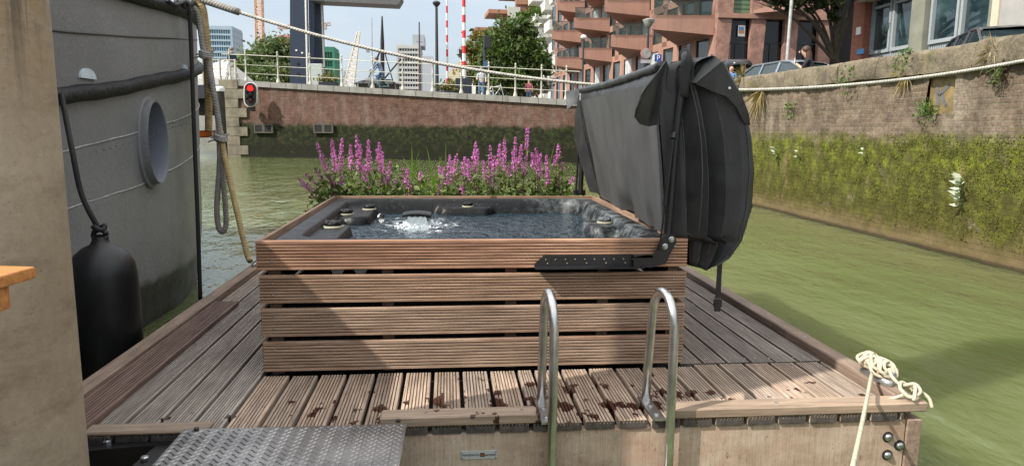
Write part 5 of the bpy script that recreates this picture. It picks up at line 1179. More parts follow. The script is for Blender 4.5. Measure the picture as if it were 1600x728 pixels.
# ================================================================== FLOATING DECK
ZD = .37; DX0, DX1 = -1.79, 2.21; DY0, DY1 = 2.90, 6.55
BX0, BX1, BY0, BY1 = -.97, 1.275, 3.55, 5.95
BZ1 = 1.080
dk = thing('floating_deck', 'floating timber deck of grooved weathered boards around the hot tub', 'deck', (.2, 4.7, 0))
# frame under the boards
b = MB(); b.box((DX0+.06, DY0+.06, .02), (DX1-.06, DY1-.03, ZD-.06)); b.link('float', m_dark, dk)
def run(b, x0, x1, n, y0, y1, gap=.019, tl=(.72, 1.08), z=ZD, ng=9, red=0):
    wd = (x1-x0)/n
    for k in range(n):
        t_ = rtint(*[v*1.25 for v in tl], .04); b.cur = (t_[0]*(1+red), t_[1], t_[2]); b.board((x0+k*wd+gap/2, y0+random.uniform(-.006, .006), z+random.uniform(-.001, .001)), (0, 1, 0), (1, 0, 0), (0, 0, 1), y1-y0, wd-gap, .036, ng, endm=1)
b = MB(); run(b, DX0+.095, BX0-.0, 5, DY0-.03, DY1); b.link('left_walkway', [m_deck_y, m_endgrain], dk)
b = MB(); run(b, BX1+.0, DX1-.10, 6, BY0+.045, DY1, tl=(.62, .95)); b.link('right_walkway', [m_deck_y, m_endgrain], dk)
b = MB(); x = BX0; rngw = random.Random(4)
while x < DX1-.11:
    wd = rngw.choice([.148, .148, .148, .146, .15]) if not (.30 < x < .36) else .09
    x1 = min(x+wd, DX1-.10); t_ = rtint(1.0, 1.35, .04); b.cur = (t_[0]*1.05, t_[1]*.97, t_[2]*.90); b.board((x+.010, DY0-.03+rngw.uniform(-.004, .004), ZD+rngw.uniform(-.0015, .0015)), (0, 1, 0), (1, 0, 0), (0, 0, 1), BY0-.0-(DY0-.03) if x < BX1 else BY0+.03-(DY0-.03), x1-x-.020, .036, 8 if wd > .1 else 5, endm=1); x = x1  # front boards' tint is lightened for the sun on them
b.link('front_walkway', [m_deck_y, m_endgrain], dk)
b = MB(); run(b, BX0, BX1, 15, BY1+.01, DY1); b.link('rear_walkway', [m_deck_y, m_endgrain], dk)
def timber(name, a, c, m_, par=dk, bev=.006):
    b = MB(); b.cur = rtint(.9, 1.1); b.box(a, c, bev); return b.link(name, m_, par)
RZ = ZD+.047
timber('edge_timber', (DX0, DY0+.07, ZD-.02), (DX0+.092, DY1, RZ), m_rail_y)
timber('edge_timber', (DX1-.095, DY0+.075, ZD-.02), (DX1, 4.02, RZ), m_rail_y); timber('edge_timber', (DX1-.095, 4.025, ZD-.02), (DX1, DY1, RZ), m_rail_y)
timber('edge_timber', (DX0-.01, DY0-.035, ZD+.001), (-1.02, DY0+.06, ZD+.018), m_rail_x)
timber('edge_timber', (-.30, DY0-.035, ZD+.001), (.40, DY0+.06, RZ), m_rail_x)
timber('edge_timber', (1.005, DY0-.035, ZD+.001), (DX1+.005, DY0+.065, RZ), m_rail_x)
timber('edge_timber', (DX0, DY1-.0, ZD-.02), (DX1, DY1+.09, RZ), m_rail_x)
timber('fascia', (DX0, DY0-.02, .06), (DX1-.085, DY0+.03, ZD-.040), m_fascia)
timber('corner_post', (DX1-.083, DY0-.022, .03), (DX1-.005, DY0+.05, ZD-.040), m_rail_y)
timber('side_fascia', (DX0-.005, DY0+.05, .05), (DX0+.045, DY1, ZD-.03), m_rail_y); timber('side_fascia', (DX1-.045, DY0+.06, .05), (DX1-.004, DY1, ZD-.03), m_rail_y)
for (px, py) in ((1387, 682), (1405, 695), (1386, 710)):
    p = P(px, py, DY0-.02); b = MB(); b.lathe(p, [(.026, -.004), (.026, .002), (.021, .003)], 16, (0, -1, 0)); b.m = 1; b.lathe(p, [(.018, .003), (.018, .010), (.012, .017), (.001, .019)], 14, (0, -1, 0)); b.link('bolt', [m_dark, m_bolt], dk, 50)
def screw(b, p, r=.006): b.lathe(p, [(r, 0), (r*.9, .0018), (.001, .002)], 8)
b = MB(); rngs = random.Random(8)
for k in range(5):
    xa = DX0+.095+.1455*k+.03
    for Y in (3.62, 4.9, 3.0): 
        screw(b, (xa, Y, ZD)); screw(b, (xa+.085, Y, ZD))
for k in range(6):
    xa = BX1+.145*k+.03
    for Y in (3.66, 4.9): screw(b, (xa, Y, ZD)); screw(b, (xa+.085, Y, ZD))
x = BX0
for k in range(21):
    screw(b, (x+.04, 3.5, ZD)); screw(b, (x+.11, 3.5, ZD)); x += .148
for x in (-.1, .32, .98, 1.5, 2.13): screw(b, (x, DY0+.01, RZ), .009)
for Y in (3.1, 3.9, 4.4, 5.2): screw(b, (DX1-.045, Y, RZ), .009); screw(b, (DX0+.045, Y, RZ), .009)
stuff(b.link('screws', m_bolt, dk))
# name plate on the fascia
a, c = P(720, 717, DY0-.021), P(777, 702, DY0-.021); b = MB(); b.box((a.x, DY0-.0245, a.z), (c.x, DY0-.0205, c.z)); pl = b.link('name_plate', simple('brushed alloy plate', (.50, .52, .52), .5, .2, var=.1), dk, bevel=.001)
m_ink = simple('black print', (.015, .015, .015), .6, var=0); zc_ = (a.z+c.z)/2; W_ = c.x-a.x
lettering('HAVENHOU', .0150, 'lettering', m_ink, pl, Matrix.Translation(V(a.x+W_*.29, DY0-.0252, zc_)) @ TOCAM, .0005)
lettering('aanstad', .0165, 'lettering', m_ink, pl, Matrix.Translation(V(a.x+W_*.80, DY0-.0252, zc_)) @ TOCAM, .0005)
b = MB(); b.box((a.x+W_*.53, DY0-.0256, zc_-.009), (a.x+W_*.655, DY0-.0246, zc_+.009)); b.link('emblem', m_ink, pl); b = MB()
for q in (.55, .59, .63): b.box((a.x+W_*q, DY0-.0262, zc_-.005), (a.x+W_*(q+.014), DY0-.0257, zc_+.005))
b.link('emblem_stripes', simple('orange print', (.6, .2, .03), .6, var=0), pl)
b = MB()
for x in (a.x+.006, c.x-.006):
    for z in (a.z+.006, c.z-.006): b.lathe((x, DY0-.0246, z), [(.0045, 0), (.004, .002), (.001, .003)], 8, (0, -1, 0))
b.link('rivets', m_bolt, pl)
# loose reddish plank on the left walkway
p0, p1 = PZ(250, 545, ZD+.03), PZ(368, 472, ZD+.03)
b = MB(); b.cur = (1.0, .98, .96); b.board((DX0+.105, 2.75, ZD+.032), (0, 1, 0), (1, 0, 0), (0, 0, 1), 5.05-2.75, .165, .028, 9); b.cur = (.8, .7, .68); b.box((DX0+.11, 2.75, ZD+.001), (DX0+.26, 5.03, ZD+.004))
tag(b.link('loose_plank', m_plank), 'reddish grooved plank lying loose along the left edge timber', 'plank')

# ================================================================== HOT TUB
ht = thing('hot_tub', 'square black hot tub sunk in a slatted reddish timber cabinet on the deck', 'hot tub', ((BX0+BX1)/2, (BY0+BY1)/2, ZD))
bz = [(1.082, .931), (.903, .757), (.728, .580), (.551, .393)]
for i, (z1, z0) in enumerate(bz):
    b = MB(); b.cur = rtint(.92, 1.1) if i else (1.1, .95, .88)
    dx = (-.004, .006, .012, .014)[i]
    b.board((BX0+dx, BY0, z1), (1, 0, 0), (0, 0, -1), (0, -1, 0), BX1-BX0-dx, z1-z0, .026, 9, .012); b.link('front_board', m_box_x, ht)
    for sx in (0, 1):
        b = MB(); b.cur = rtint(.85, 1.05)
        if sx == 0: b.board((BX0+.0, BY0+.028, z1), (0, 1, 0), (0, 0, -1), (-1, 0, 0), BY1-BY0-.03, z1-z0, .026, 9, .012)
        else: b.board((BX1-.0, BY0+.028, z1), (0, 1, 0), (0, 0, -1), (1, 0, 0), BY1-BY0-.03, z1-z0, .026, 9, .012)
        b.link('side_board', m_box_y, ht)
    b = MB(); b.cur = rtint(.85, 1.05); b.board((BX0, BY1, z1), (1, 0, 0), (0, 0, -1), (0, 1, 0), BX1-BX0, z1-z0, .026, 9, .012); b.link('rear_board', m_box_x, ht)
for x in (BX0+.045, BX1-.09):
    for y in (BY0+.04, BY1-.10): b = MB(); b.cur = (.5, .45, .42); b.box((x, y, ZD+.001), (x+.06, y+.06, 1.04)); b.link('corner_post', m_box_y, ht)
for x in (-.35, .3, .8): b = MB(); b.cur = (.5, .45, .42); b.box((x, BY0+.045, ZD+.001), (x+.06, BY0+.09, 1.02)); b.link('stud', m_box_y, ht)
b = MB(); b.box((BX0+.12, BY0+.12, ZD+.002), (BX1-.12, BY1-.12, .80)); b.link('inner_skin', m_dark, ht)
b = MB()
for i, (z1, z0) in enumerate(bz):
    for x in (BX0+.07, BX1-.07):
        for z in (z0+.045, z1-.04): b.lathe((x, BY0-.0005, z), [(.006, 0), (.005, .0022), (.001, .003)], 8, (0, -1, 0))
b.link('screws', m_bolt, ht)
b = MB()
for x in (-.62, -.50): b.add([(x, BY0+.10, .91), (x+.07, BY0+.10, .91), (x+.035, BY0+.10, .84), (x, BY0+.11, .91), (x+.07, BY0+.11, .91), (x+.035, BY0+.11, .84)], [(0, 1, 2), (5, 4, 3), (0, 3, 4, 1), (1, 4, 5, 2), (2, 5, 3, 0)])
b.link('foil_tag', m_white, ht)
# shell: height field of rim, walls, seats and corner shelves
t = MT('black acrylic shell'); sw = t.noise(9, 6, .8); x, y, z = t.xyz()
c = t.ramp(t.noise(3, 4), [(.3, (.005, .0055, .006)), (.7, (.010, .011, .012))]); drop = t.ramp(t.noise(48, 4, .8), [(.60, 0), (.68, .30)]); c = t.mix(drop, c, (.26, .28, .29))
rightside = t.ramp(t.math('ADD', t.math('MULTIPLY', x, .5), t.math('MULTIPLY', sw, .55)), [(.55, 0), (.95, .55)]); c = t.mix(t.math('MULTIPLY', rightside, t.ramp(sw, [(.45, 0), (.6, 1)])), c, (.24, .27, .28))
t.col(c).rough(t.ramp(t.noise(20, 4, .7), [(.3, .30), (.7, .50)])).set(Specular_IOR_Level=.22).bump(t.noise(70, 4, .7), .2, .003); m_shell = t.m
SX0, SX1, SY0, SY1 = BX0+.024, BX1-.024, BY0+.024, BY1-.024
ZRIM = 1.068; ZW = .958
def rr_dist(x, y, x0, x1, y0, y1, r):     # distance inside a rounded rectangle (positive inside)
    cx, cy = (x0+x1)/2, (y0+y1)/2; qx, qy = abs(x-cx)-(x1-x0)/2+r, abs(y-cy)-(y1-y0)/2+r
    return -(math.hypot(max(qx, 0), max(qy, 0))+min(max(qx, qy), 0)-r)
def blob(x, y, x0, x1, y0, y1, r, soft): return smoothstep(-soft, soft, rr_dist(x, y, x0, x1, y0, y1, r))
def shell_z(x, y):
    d = rr_dist(x, y, SX0, SX1, SY0, SY1, .13)
    if d < .0: return ZRIM-.09
    z = ZRIM-.03*(1-min(1, d/.05))**2
    w = rr_dist(x, y, SX0+.17, SX1-.17, SY0+.18, SY1-.18, .18)
    k = smoothstep(-.05, .09, w)
    floor_ = ZRIM-.34-.02*math.sin(x*3)
    z = z*(1-k)+floor_*k
    for (x0, x1, y0, y1, r, hz) in SHELVES:
        s_ = blob(x, y, x0, x1, y0, y1, r, .035); z = max(z, hz*s_+(z if s_ <= 0 else min(z, hz))*(1-s_))
    return z
kn = [(520, 351), (541, 331), (577, 323.5), (731, 319.5), (945, 347)]
KP = [PZ(x, y, ZRIM-.03) for x, y in kn]
SHELVES = [(SX0+.13, KP[0].x+.13, SY0+.05, KP[0].y+.15, .10, ZRIM-.045), (SX0+.15, KP[2].x+.07, KP[1].y-.17, SY1-.16, .12, ZRIM-.05),
           (KP[3].x-.26, KP[3].x+.22, SY1-.36, SY1-.12, .10, ZRIM-.05), (KP[4].x-.17, SX1-.14, KP[4].y-.26, KP[4].y+.17, .13, ZRIM-.035)]
nx_, ny_ = 150, 156
b = MB(); b.grid(nx_, ny_, lambda u, v: V(SX0+(SX1-SX0)*u, SY0+(SY1-SY0)*v, shell_z(SX0+(SX1-SX0)*u, SY0+(SY1-SY0)*v)))
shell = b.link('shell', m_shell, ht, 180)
t = MT('tub water'); t.col((.008, .022, .032)).rough(.03); t.set(IOR=1.33, Specular_IOR_Level=.6)
x, y, z = t.xyz(); q0 = PZ(655, 352, .958); dd_ = t.math('SQRT', t.math('ADD', t.math('POWER', t.math('SUBTRACT', x, q0.x), 2), t.math('MULTIPLY', t.math('POWER', t.math('SUBTRACT', y, q0.y), 2), .45)))
fm = t.ramp(t.math('SUBTRACT', t.noise(16, 6, .75), t.math('MULTIPLY', dd_, .55)), [(.40, 0), (.52, .85)]); t.col(t.mix(fm, (.008, .022, .032), (.62, .68, .70))); t.rough(t.ramp(fm, [(0, .03), (1, .5)]))
t.bump(t.math('ADD', t.noise(11, 3, .5), t.math('MULTIPLY', t.noise(30, 2, .5), .35)), .9, .06); m_tubw = t.m
b = MB(); b.grid(90, 90, lambda u, v: V(SX0+.14+(SX1-SX0-.28)*u, SY0+.14+(SY1-SY0-.28)*v, ZW+.006*noise.noise(V(u*14, v*14, 2))+.004*noise.noise(V(u*33, v*33, 5)))); wat = b.link('tub_water', m_tubw, ht, 180)
# splash and waterfall
m_foam = MT('white foam'); m_foam.col((.80, .84, .86)).rough(.4); m_foam.set(Subsurface_Weight=.0)
pf = PZ(655, 352, ZW); rng = random.Random(6); b = MB()
for k in range(1500):
    a = rng.uniform(0, 6.28); r_ = min(.22, abs(rng.gauss(0, .062))); s_ = rng.uniform(.003, .009)
    b.sphere(pf+V(r_*math.cos(a)*1.1, r_*math.sin(a)*1.4, max(-.007, .075*(1-r_/.12))*rng.random()), (s_*1.5, s_*1.5, s_*.8), 6, 4, jit=.25)
b.link('splash', m_foam.m, wat, 180)
t = MT('falling water sheet'); t.col((.30, .36, .38)).rough(.08); t.set(Alpha=.5); t.bump(t.noise(40, 3, .6, (1, 1, .1)), .6, .01)
ps = P(650, 336.5, SY1-.52); ps = PZ(651, 337, ZW+.085)
b = MB(); b.grid(10, 8, lambda u, v: V(ps.x-.06+.12*u*(1+.25*v), ps.y-.02-v*.13-.0*u, ps.z-.005-.085*v*v+.004*math.sin(u*19+v*4))); b.link('waterfall', t.m, wat, 180)
b = MB(); rngs_ = [[V(ps.x-.10+.2*u, ps.y+dy, ps.z-.0+.012*math.sin(u*3.14)+dz) for u in [k/8 for k in range(9)]] for dy, dz in ((.20, -.03), (.16, .008), (0, .012), (-.02, .004), (-.015, -.008), (.2, -.05))]
b.loft(rngs_, False, False, False); b.link('spout', m_shell, shell, 60)
m_collar = simple('cream valve collar', (.30, .28, .21), .5)
for i, p in enumerate(KP):
    s_ = (1.25, 1.0, .95, .85, .95)[i]; z0 = shell_z(p.x, p.y)+.001
    b = MB(); b.lathe((p.x, p.y, z0), [(.058*s_, 0), (.056*s_, .007), (.045*s_, .010)], 18); cl = b.link('valve_knob', m_collar, ht, 50)
    b = MB(); b.lathe((p.x, p.y, z0+.010), [(.046*s_, 0), (.045*s_, .016), (.036*s_, .026), (.012*s_, .030)], 16)
    if i != 2:
        for k in range(5):
            a = 2*math.pi*k/5+.3; b.sphere(V(p.x+.034*s_*math.cos(a), p.y+.034*s_*math.sin(a), z0+.026), (.017*s_, .017*s_, .015*s_), 7, 5)
    b.link('handle', m_shell, cl, 180)
b = MB(); q = PZ(594, 341, ZRIM-.04); b.lathe(q, [(.035, 0), (.035, .012), (.012, .016)], 14, (1, -.6, 0)); b.link('jet', simple('chrome jet', (.6, .6, .6), .2, 1), shell, 50)
# far-right pillow ledge wetting lies on the shell itself
# ------------------------------------------------------------------ cover lifter
lf = MB(); yb_ = BY0-.012
pa, pc = P(835, 416, yb_), P(1003, 398, yb_)
lf.prism([V(pa.x, yb_, pa.z), V(pc.x, yb_, pa.z), V(pc.x, yb_, pc.z), V(P(850, 398, yb_).x, yb_, pc.z), V(pa.x+.004, yb_, pa.z+.015)], (0, .008, 0)); lf.box((pa.x, yb_-.055, pa.z-.007), (pc.x, yb_, pa.z))
lift = lf.link('cover_lifter', m_black_steel, ht)
b = MB(); rng = random.Random(1)
for k in range(11):
    for z_, off in ((pc.z-.022, 0), (pa.z+.014, .5)):
        x = pa.x+.06+k*.052+off*.02
        if x < pc.x-.02 and (off == 0 or k % 2 == 0): b.lathe((x, yb_-.0005, z_), [(.0045, 0), (.0035, .0015), (.001, .002)], 8, (0, -1, 0))
b.link('screws', simple('brass screw', (.55, .47, .3), .4, 1), lift)
yk = yb_-.03
b = MB(); out = [(990, 417), (1018, 418), (1040, 412), (1057, 378), (1055, 368), (1042, 364), (1034, 372), (1022, 396), (990, 402)]
b.prism([P(x, y, yk) for x, y in out], (0, .006, 0)); b.prism([P(x, y, yk+.035) for x, y in out], (0, .006, 0)); b.box(tuple(P(990, 403, yk)+V(0, 0, 0)), tuple(P(1020, 400, yk)+V(0, .04, .004))); br_ = b.link('bracket', m_black_steel, lift)
for (x, y) in ((1049, 374), (1039, 385)):
    b = MB(); b.lathe(P(x, y, yk-.001), [(.016, 0), (.016, .004), (.011, .006), (.009, .013), (.001, .014)], 12, (0, -1, 0)); b.link('bolt', m_bolt, br_, 50)
def arm(yoff, flip=0):
    dy = yoff
    ar = MB(); ptsA = [P(1040, 388, yk+.02), P(1045, 345, yk+.02), P(1057, 200, yk+.02), P(1068, 118, yk+.02), P(1071, 92, yk+.03), P(1070, 84, yk+.10)]
    ar.tube([p+V(0, dy, 0) for p in spline(ptsA, 5)], .0215, 10); return ar.link('arm', m_black_steel, lift, 180), ptsA
arm1, ptsA = arm(0)
b = MB(); gp_ = spline([P(1066.5, 152, yk+.02), P(1070, 115, yk+.02), P(1073, 95, yk+.03), P(1070, 84, yk+.10)], 4); b.tube(gp_, .029, 12); b.link('foam_grip', simple('black foam grip', (.02, .02, .02), .9, bump=.4, bscale=120, bdist=.003), arm1, 180)
b = MB(); g0, g1 = P(1030, 392, yk-.012), P(1052, 212, yk-.012); b.tube([g0, g0.lerp(g1, .42)], .005, 6); b.tube([g0.lerp(g1, .40), g0.lerp(g1, .97)], .0115, 8); b.tube([g0.lerp(g1, .97), g1+V(.01, .02, .01)], .016, 8); b.link('gas_strut', m_black_steel, arm1, 60)
# far arm of the lifter
b = MB(); yq = BY1+.05; b.tube([P(907, 302, yq), P(910, 240, yq), P(915, 200, yq)], .022, 8); b.tube([P(900, 300, yq), P(904, 235, yq)], .010, 6); b.box(tuple(P(897, 305, yq)), tuple(P(915, 297, yq)+V(0, .05, 0))); b.link('arm', m_black_steel, lift, 60)

# ================================================================== COVER
t = MT('black vinyl'); c = t.ramp(t.noise(5, 5, .65), [(.3, (.020, .021, .0215)), (.7, (.042, .043, .0435))]); c = t.mix(t.ramp(t.noise(16, 5, .75, (1, .4, .25)), [(.54, 0), (.72, .45)]), c, (.060, .061, .060))
t.col(c).rough(t.ramp(t.noise(9, 4), [(.3, .34), (.7, .5)])).bump(t.mix(.5, t.noise(7, 4, .55), t.noise(120, 3, .6)), .35, .008); m_vinyl = t.m
t = MT('faded vinyl underside'); c = t.ramp(t.noise(3, 5, .65, (1, 1, .5)), [(.3, (.048, .049, .049)), (.7, (.082, .083, .082))]); t.col(c).rough(.6).bump(t.noise(6, 4, .55, (1, .5, 1)), .35, .012); m_vinyl2 = t.m
cv = thing('hot_tub_cover', 'black vinyl hot tub cover folded upright on its lifter at the right of the tub', 'tub cover', (1.35, 4.75, .95))
YN, YFc = 3.60, 5.93
loop = [(1045, 374), (1040, 330), (1036, 260), (1031, 190), (1028, 130), (1034, 107), (1050, 97), (1080, 92), (1110, 88), (1132, 100), (1152, 135), (1166, 175), (1174, 220), (1176, 270), (1172, 330), (1160, 370), (1140, 400), (1118, 414), (1092, 418), (1076, 413), (1073, 392), (1066, 377)]
base_loop = [P(x, y, YN) for x, y in loop]
base_loop = [V(max(p.x, 1.296) if p.z < BZ1-.01 else p.x, p.y, max(p.z, BZ1+.006) if p.x < 1.296 else p.z) for p in base_loop]
rings = []
nY = 40
for k in range(nY+1):
    u = k/nY; Y = YN+(YFc-YN)*u; ring = []
    for i, p in enumerate(base_loop):
        frac = (p.z-BZ1)/.95; dx = 0.02*u+.10*u*(1-max(0, min(1, frac))) if i < 5 else .02*u
        dn = .014*noise.noise(V(Y*2.3, p.z*3, i*.1))+.006*noise.noise(V(Y*7, p.z*6, i*.3))
        sag = -.03*math.sin(u*math.pi)*(.5 if 4 < i < 10 else 0)
        q = V(p.x+dx+dn, Y, p.z+sag+dn*.5)
        if q.z < BZ1+.004 and q.x < 1.298: q.x = 1.298
        ring.append(q)
    rings.append(ring)
# split body: inner face (lighter, faces tub), outer roll
b = MB(); b.loft(rings, False, True); 
b.link('folded_panel', m_vinyl, cv, 50)
inner = MB(); inner.grid(40, 14, lambda u, v: (lambda f: rings[int(u*nY)][int(f)].lerp(rings[int(u*nY)][min(int(f)+1, 4)], f-int(f))+V(-.006-.008*noise.noise(V(u*6, v*4, 3))**2, 0, 0))(v*3.999)); inner.link('underside_panel', m_vinyl2, cv, 180)
# near end: pleated fabric
def loop_x(z):
    L, Rr_ = [], []
    n = len(base_loop)
    for i in range(n):
        a, c = base_loop[i], base_loop[(i+1) % n]
        if (a.z-z)*(c.z-z) <= 0 and abs(a.z-c.z) > 1e-6: L.append(a.x+(c.x-a.x)*(z-a.z)/(c.z-a.z))
    return (min(L), max(L)) if L else (1.2, 1.3)
zlo, zhi = min(p.z for p in base_loop)+.004, max(p.z for p in base_loop)-.004
def pleat(x, z, u):
    f = (z-zlo)/(zhi-zlo); e = [-.01, 22/109+.0001, 42/109+.0001, 66/109+.0001, 1.01]; o = 0
    for i in range(4):
        if e[i] <= u < e[i+1]:
            w = (u-e[i])/(e[i+1]-e[i]); o = [.025, .12, .10, .08][i]*(w**1.3)+[.0, .006, .002, .0][i]; o *= (.5+.5*math.sin(min(1, f*1.1)*math.pi*.9+.3))
    return o+.012*noise.noise(V(x*5, 0, z*4))
def capf(u, v):
    z = zlo+(zhi-zlo)*v; a, c = loop_x(z); x = a+(c-a)*u; edge = min(u, 1-u)
    return V(x, YN-.004-pleat(x, z, u)*min(1, edge*14+.05)-.02*min(1, edge*6), z)
b = MB(); b.grid(110, 60, capf); b.link('end_skirt', m_vinyl, cv, 180)
for u_ in (.17, .30, .62, .86):
    b = MB(); b.tube([capf(u_+.05*math.sin(v_*2.2), v_)+V(0, -.003, 0) for v_ in [.06+.86*k/30 for k in range(31)]], .0035, 5); b.link('seam', m_vinyl2, cv, 180)
def sheet(name, pts, m_, th=.006, sub=3, par=cv, wob=.006):
    """hanging flap: polygon fan of 3D points, thickened and gently rippled"""
    bm = bmesh.new(); vs = [bm.verts.new(p) for p in pts]; bm.faces.new(vs); bmesh.ops.triangulate(bm, faces=bm.faces); bmesh.ops.subdivide_edges(bm, edges=bm.edges, cuts=sub, use_grid_fill=True)
    for v in bm.verts: v.co += V(.3, -1, .2)*wob*noise.noise(v.co*9)
    bmesh.ops.solidify(bm, geom=bm.faces[:], thickness=th)
    me = bpy.data.meshes.new(name); bm.to_mesh(me); bm.free(); me.materials.append(m_); a = me.attributes.new('tint', 'FLOAT_COLOR', 'POINT'); a.data.foreach_set('color', [1.0]*(4*len(me.vertices))); me.shade_smooth(); me.set_sharp_from_angle(angle=R(50))
    o = bpy.data.objects.new(name, me); col.objects.link(o); o.parent = par; o.matrix_parent_inverse = Matrix.Translation(-par.location) if par.type == 'EMPTY' else Matrix(); return o
yn = YN-.075
sheet('skirt_flap', [P(1041, 95, YN-.03), P(1030, 112, yn-.02), P(1012, 135, yn-.03), P(1003, 150, yn), P(995, 172, yn), P(993, 184, yn+.03), P(1000, 194, yn+.05), P(1014, 198, yn+.06), P(1028, 195, yn+.08), P(1036, 198, yn+.08), P(1040, 150, yn+.06), P(1046, 110, yn+.06)], m_vinyl)
sheet('skirt_flap', [P(1112, 86, YN-.04), P(1128, 98, yn-.05), P(1088, 131, yn-.07), P(1081, 130, yn-.02), P(1094, 112, yn+.0)], m_vinyl2, wob=.002)
sheet('skirt_flap', [P(1127, 98, yn-.045), P(1140, 120, yn-.04), P(1156, 147, yn-.03), P(1169, 178, yn+.0), P(1171, 196, yn+.02), P(1162, 192, yn+.0), P(1150, 168, yn-.02), P(1134, 150, yn-.03), P(1112, 143, yn-.03), P(1087, 132, yn-.06)], m_vinyl)
sheet('skirt_flap', [P(884, 143, YFc-.05), P(903, 139, YFc-.08), P(906, 150, YFc-.08), P(904, 164, YFc-.06), P(893, 165, YFc-.05), P(885, 173, YFc-.05), P(886, 158, YFc-.05)], simple('vinyl tinted as sunlit', (.16, .165, .165), .45), wob=.03)  # lighter copy of the vinyl, sunlight put into its colour
sheet('skirt_strip', [P(904, 150, YFc-.1), P(898, 178, YFc-.06), P(897, 215, YFc-.05), P(906, 250, YFc-.07), P(921, 300, YFc-.1), P(938, 303, YFc-.16), P(928, 270, YFc-.16), P(914, 215, YFc-.14)], m_vinyl)
# rolled piping along the top fold
b = MB(); pts = []
for k in range(41):
    u = k/40; p = rings[int(u*nY)][5]; pts.append(p+V(.0, 0, .012+.006*noise.noise(V(u*22, 0, 0))))
b.tube(pts, [.026+.009*noise.noise(V(u_*.7, 3, 1)) for u_ in range(41)], 9); b.link('fold_roll', m_vinyl, cv, 180)
p = P(1140, 138, yn-.06); b = MB(); b.lathe(p, [(.007, 0), (.006, .004), (.001, .005)], 10, (0, -1, 0)); b.link('snap_button', m_white, cv)
b = MB(); b.box((-.014, -.002, -.145), (.014, .002, .09)); st = b.link('strap', m_black_plastic, cv); sp0 = P(1124, 424, YN-.0); st.matrix_parent_inverse = Matrix(); st.location = sp0-cv.location
b = MB(); b.box((-.022, -.008, -.20), (.022, .008, -.155)); b.box((-.017, -.006, -.225), (.017, .006, -.20)); b.box((-.016, -.01, -.15), (.016, .01, -.142)); b.link('buckle', m_black_plastic, st, bevel=.003)
b = MB(); q = P(1169, 322, YN-.01); b.tube([q+V(.018*math.cos(a), .0, .02*math.sin(a)) for a in [k*.6-1.6 for k in range(7)]], .008, 6); b.link('handle', m_black_plastic, cv, 60)
b = MB()
for x in (957, 961.5, 966): q = P(x, 256, 4.7); b.sphere(q+V(-.01, 0, 0), (.006, .006, .02), 6, 5)
# three small vent eyelets on the underside
for k in range(3):
    pass
# ================================================================== LADDER
ld = thing('swim_ladder', 'galvanised boarding ladder with two hooped handrails at the deck edge', 'ladder', (.65, 2.9, ZD))
def hoop(xc, tilt):
    zt_ = PZ(852, 640, ZD).z; top = P(852 if xc < .6 else 1030, 460 if xc < .6 else 458, 2.93).z
    yb2, yf = 3.07, 2.83; r_ = (yb2-yf)/2
    pts = [V(xc+tilt, yb2, ZD+.004), V(xc+tilt*.9, yb2, ZD+.2), V(xc+tilt*.6, yb2, top-r_)]
    for k in range(1, 12):
        a = math.pi*k/12; pts.append(V(xc+tilt*(.6-.5*k/12), (yb2+yf)/2+r_*math.cos(a), top-r_+r_*math.sin(a)))
    pts += [V(xc, yf, top-r_), V(xc, yf, ZD+.1), V(xc, yf, -.5)]
    b = MB(); b.tube(pts, .0205, 14); o = b.link('handrail', m_galv, ld, 180)
    b = MB(); b.box((xc+tilt-.028, yf+.02, ZD+.003), (xc+tilt+.028, yb2+.05, ZD+.011)); fl = b.link('foot_plate', m_galv, o)
    for y_ in (yf+.07, yb2-.07): b = MB(); b.lathe((xc+tilt, y_, ZD+.011), [(.012, 0), (.012, .006), (.005, .008)], 6); b.link('bolt', m_bolt, fl)
hoop(.447, -.017); hoop(.975, -.042)
for z in (.08, -.2): b = MB(); b.cyl((.467, 2.83, z), (.955, 2.83, z), .02, 10); b.link('rung', m_galv, ld, 60)

# ================================================================== GANGPLANK
pA, pB = PZ(284, 672, RZ+.012), PZ(636, 657, RZ+.012)
x0, x1 = pA.x, pB.x; y1 = (pA.y+pB.y)/2; y0 = 1.55; slope = 0.02
gw = thing('gangplank', 'worn checker plate gangplank on black steel beams leading onto the deck', 'gangplank', ((x0+x1)/2, y0, RZ))
zpl = lambda y: RZ+.006-(y1-y)*slope
def plx(x, y):                         # slightly skewed plate
    return x-(y1-y)*.02
b = MB(); b.hexa([V(plx(x0, y0), y0, zpl(y0)-.006), V(plx(x1, y0), y0, zpl(y0)-.006), V(x1, y1, zpl(y1)-.006), V(x0, y1+.01, zpl(y1)-.006)], [V(plx(x0, y0), y0, zpl(y0)), V(plx(x1, y0), y0, zpl(y0)), V(x1, y1, zpl(y1)), V(x0, y1+.01, zpl(y1))])
sx, sy = .030, .030; i = 0; y = y0+.02
while y < y1-.012:
    j = 0; x = x0+.016+(.0 if i % 2 else .015)
    while x < x1-.016:
        a = R(50) if (i+j) % 2 else R(-40); d = V(math.cos(a), math.sin(a), 0)*.0135; n_ = V(-math.sin(a), math.cos(a), 0)*.0042; c_ = V(plx(x, y), y, zpl(y))
        b.add([c_-d, c_-d*.3-n_, c_+d*.3-n_, c_+d, c_+d*.3+n_, c_-d*.3+n_, c_-d*.45+V(0, 0, .0028), c_+d*.45+V(0, 0, .0028)], [(0, 1, 6), (1, 2, 7, 6), (2, 3, 7), (3, 4, 7), (4, 5, 6, 7), (5, 0, 6)])
        x += sx; j += 1
    y += sy*.55; i += 1
b.link('checker_plate', m_checker, gw)
for (px, py) in ((307, 671), (622, 658)):
    p = PZ(px, py, RZ+.006); b = MB(); b.lathe(p, [(.011, 0), (.011, .007), (.006, .010)], 6); b.link('bolt', m_black_steel, gw)
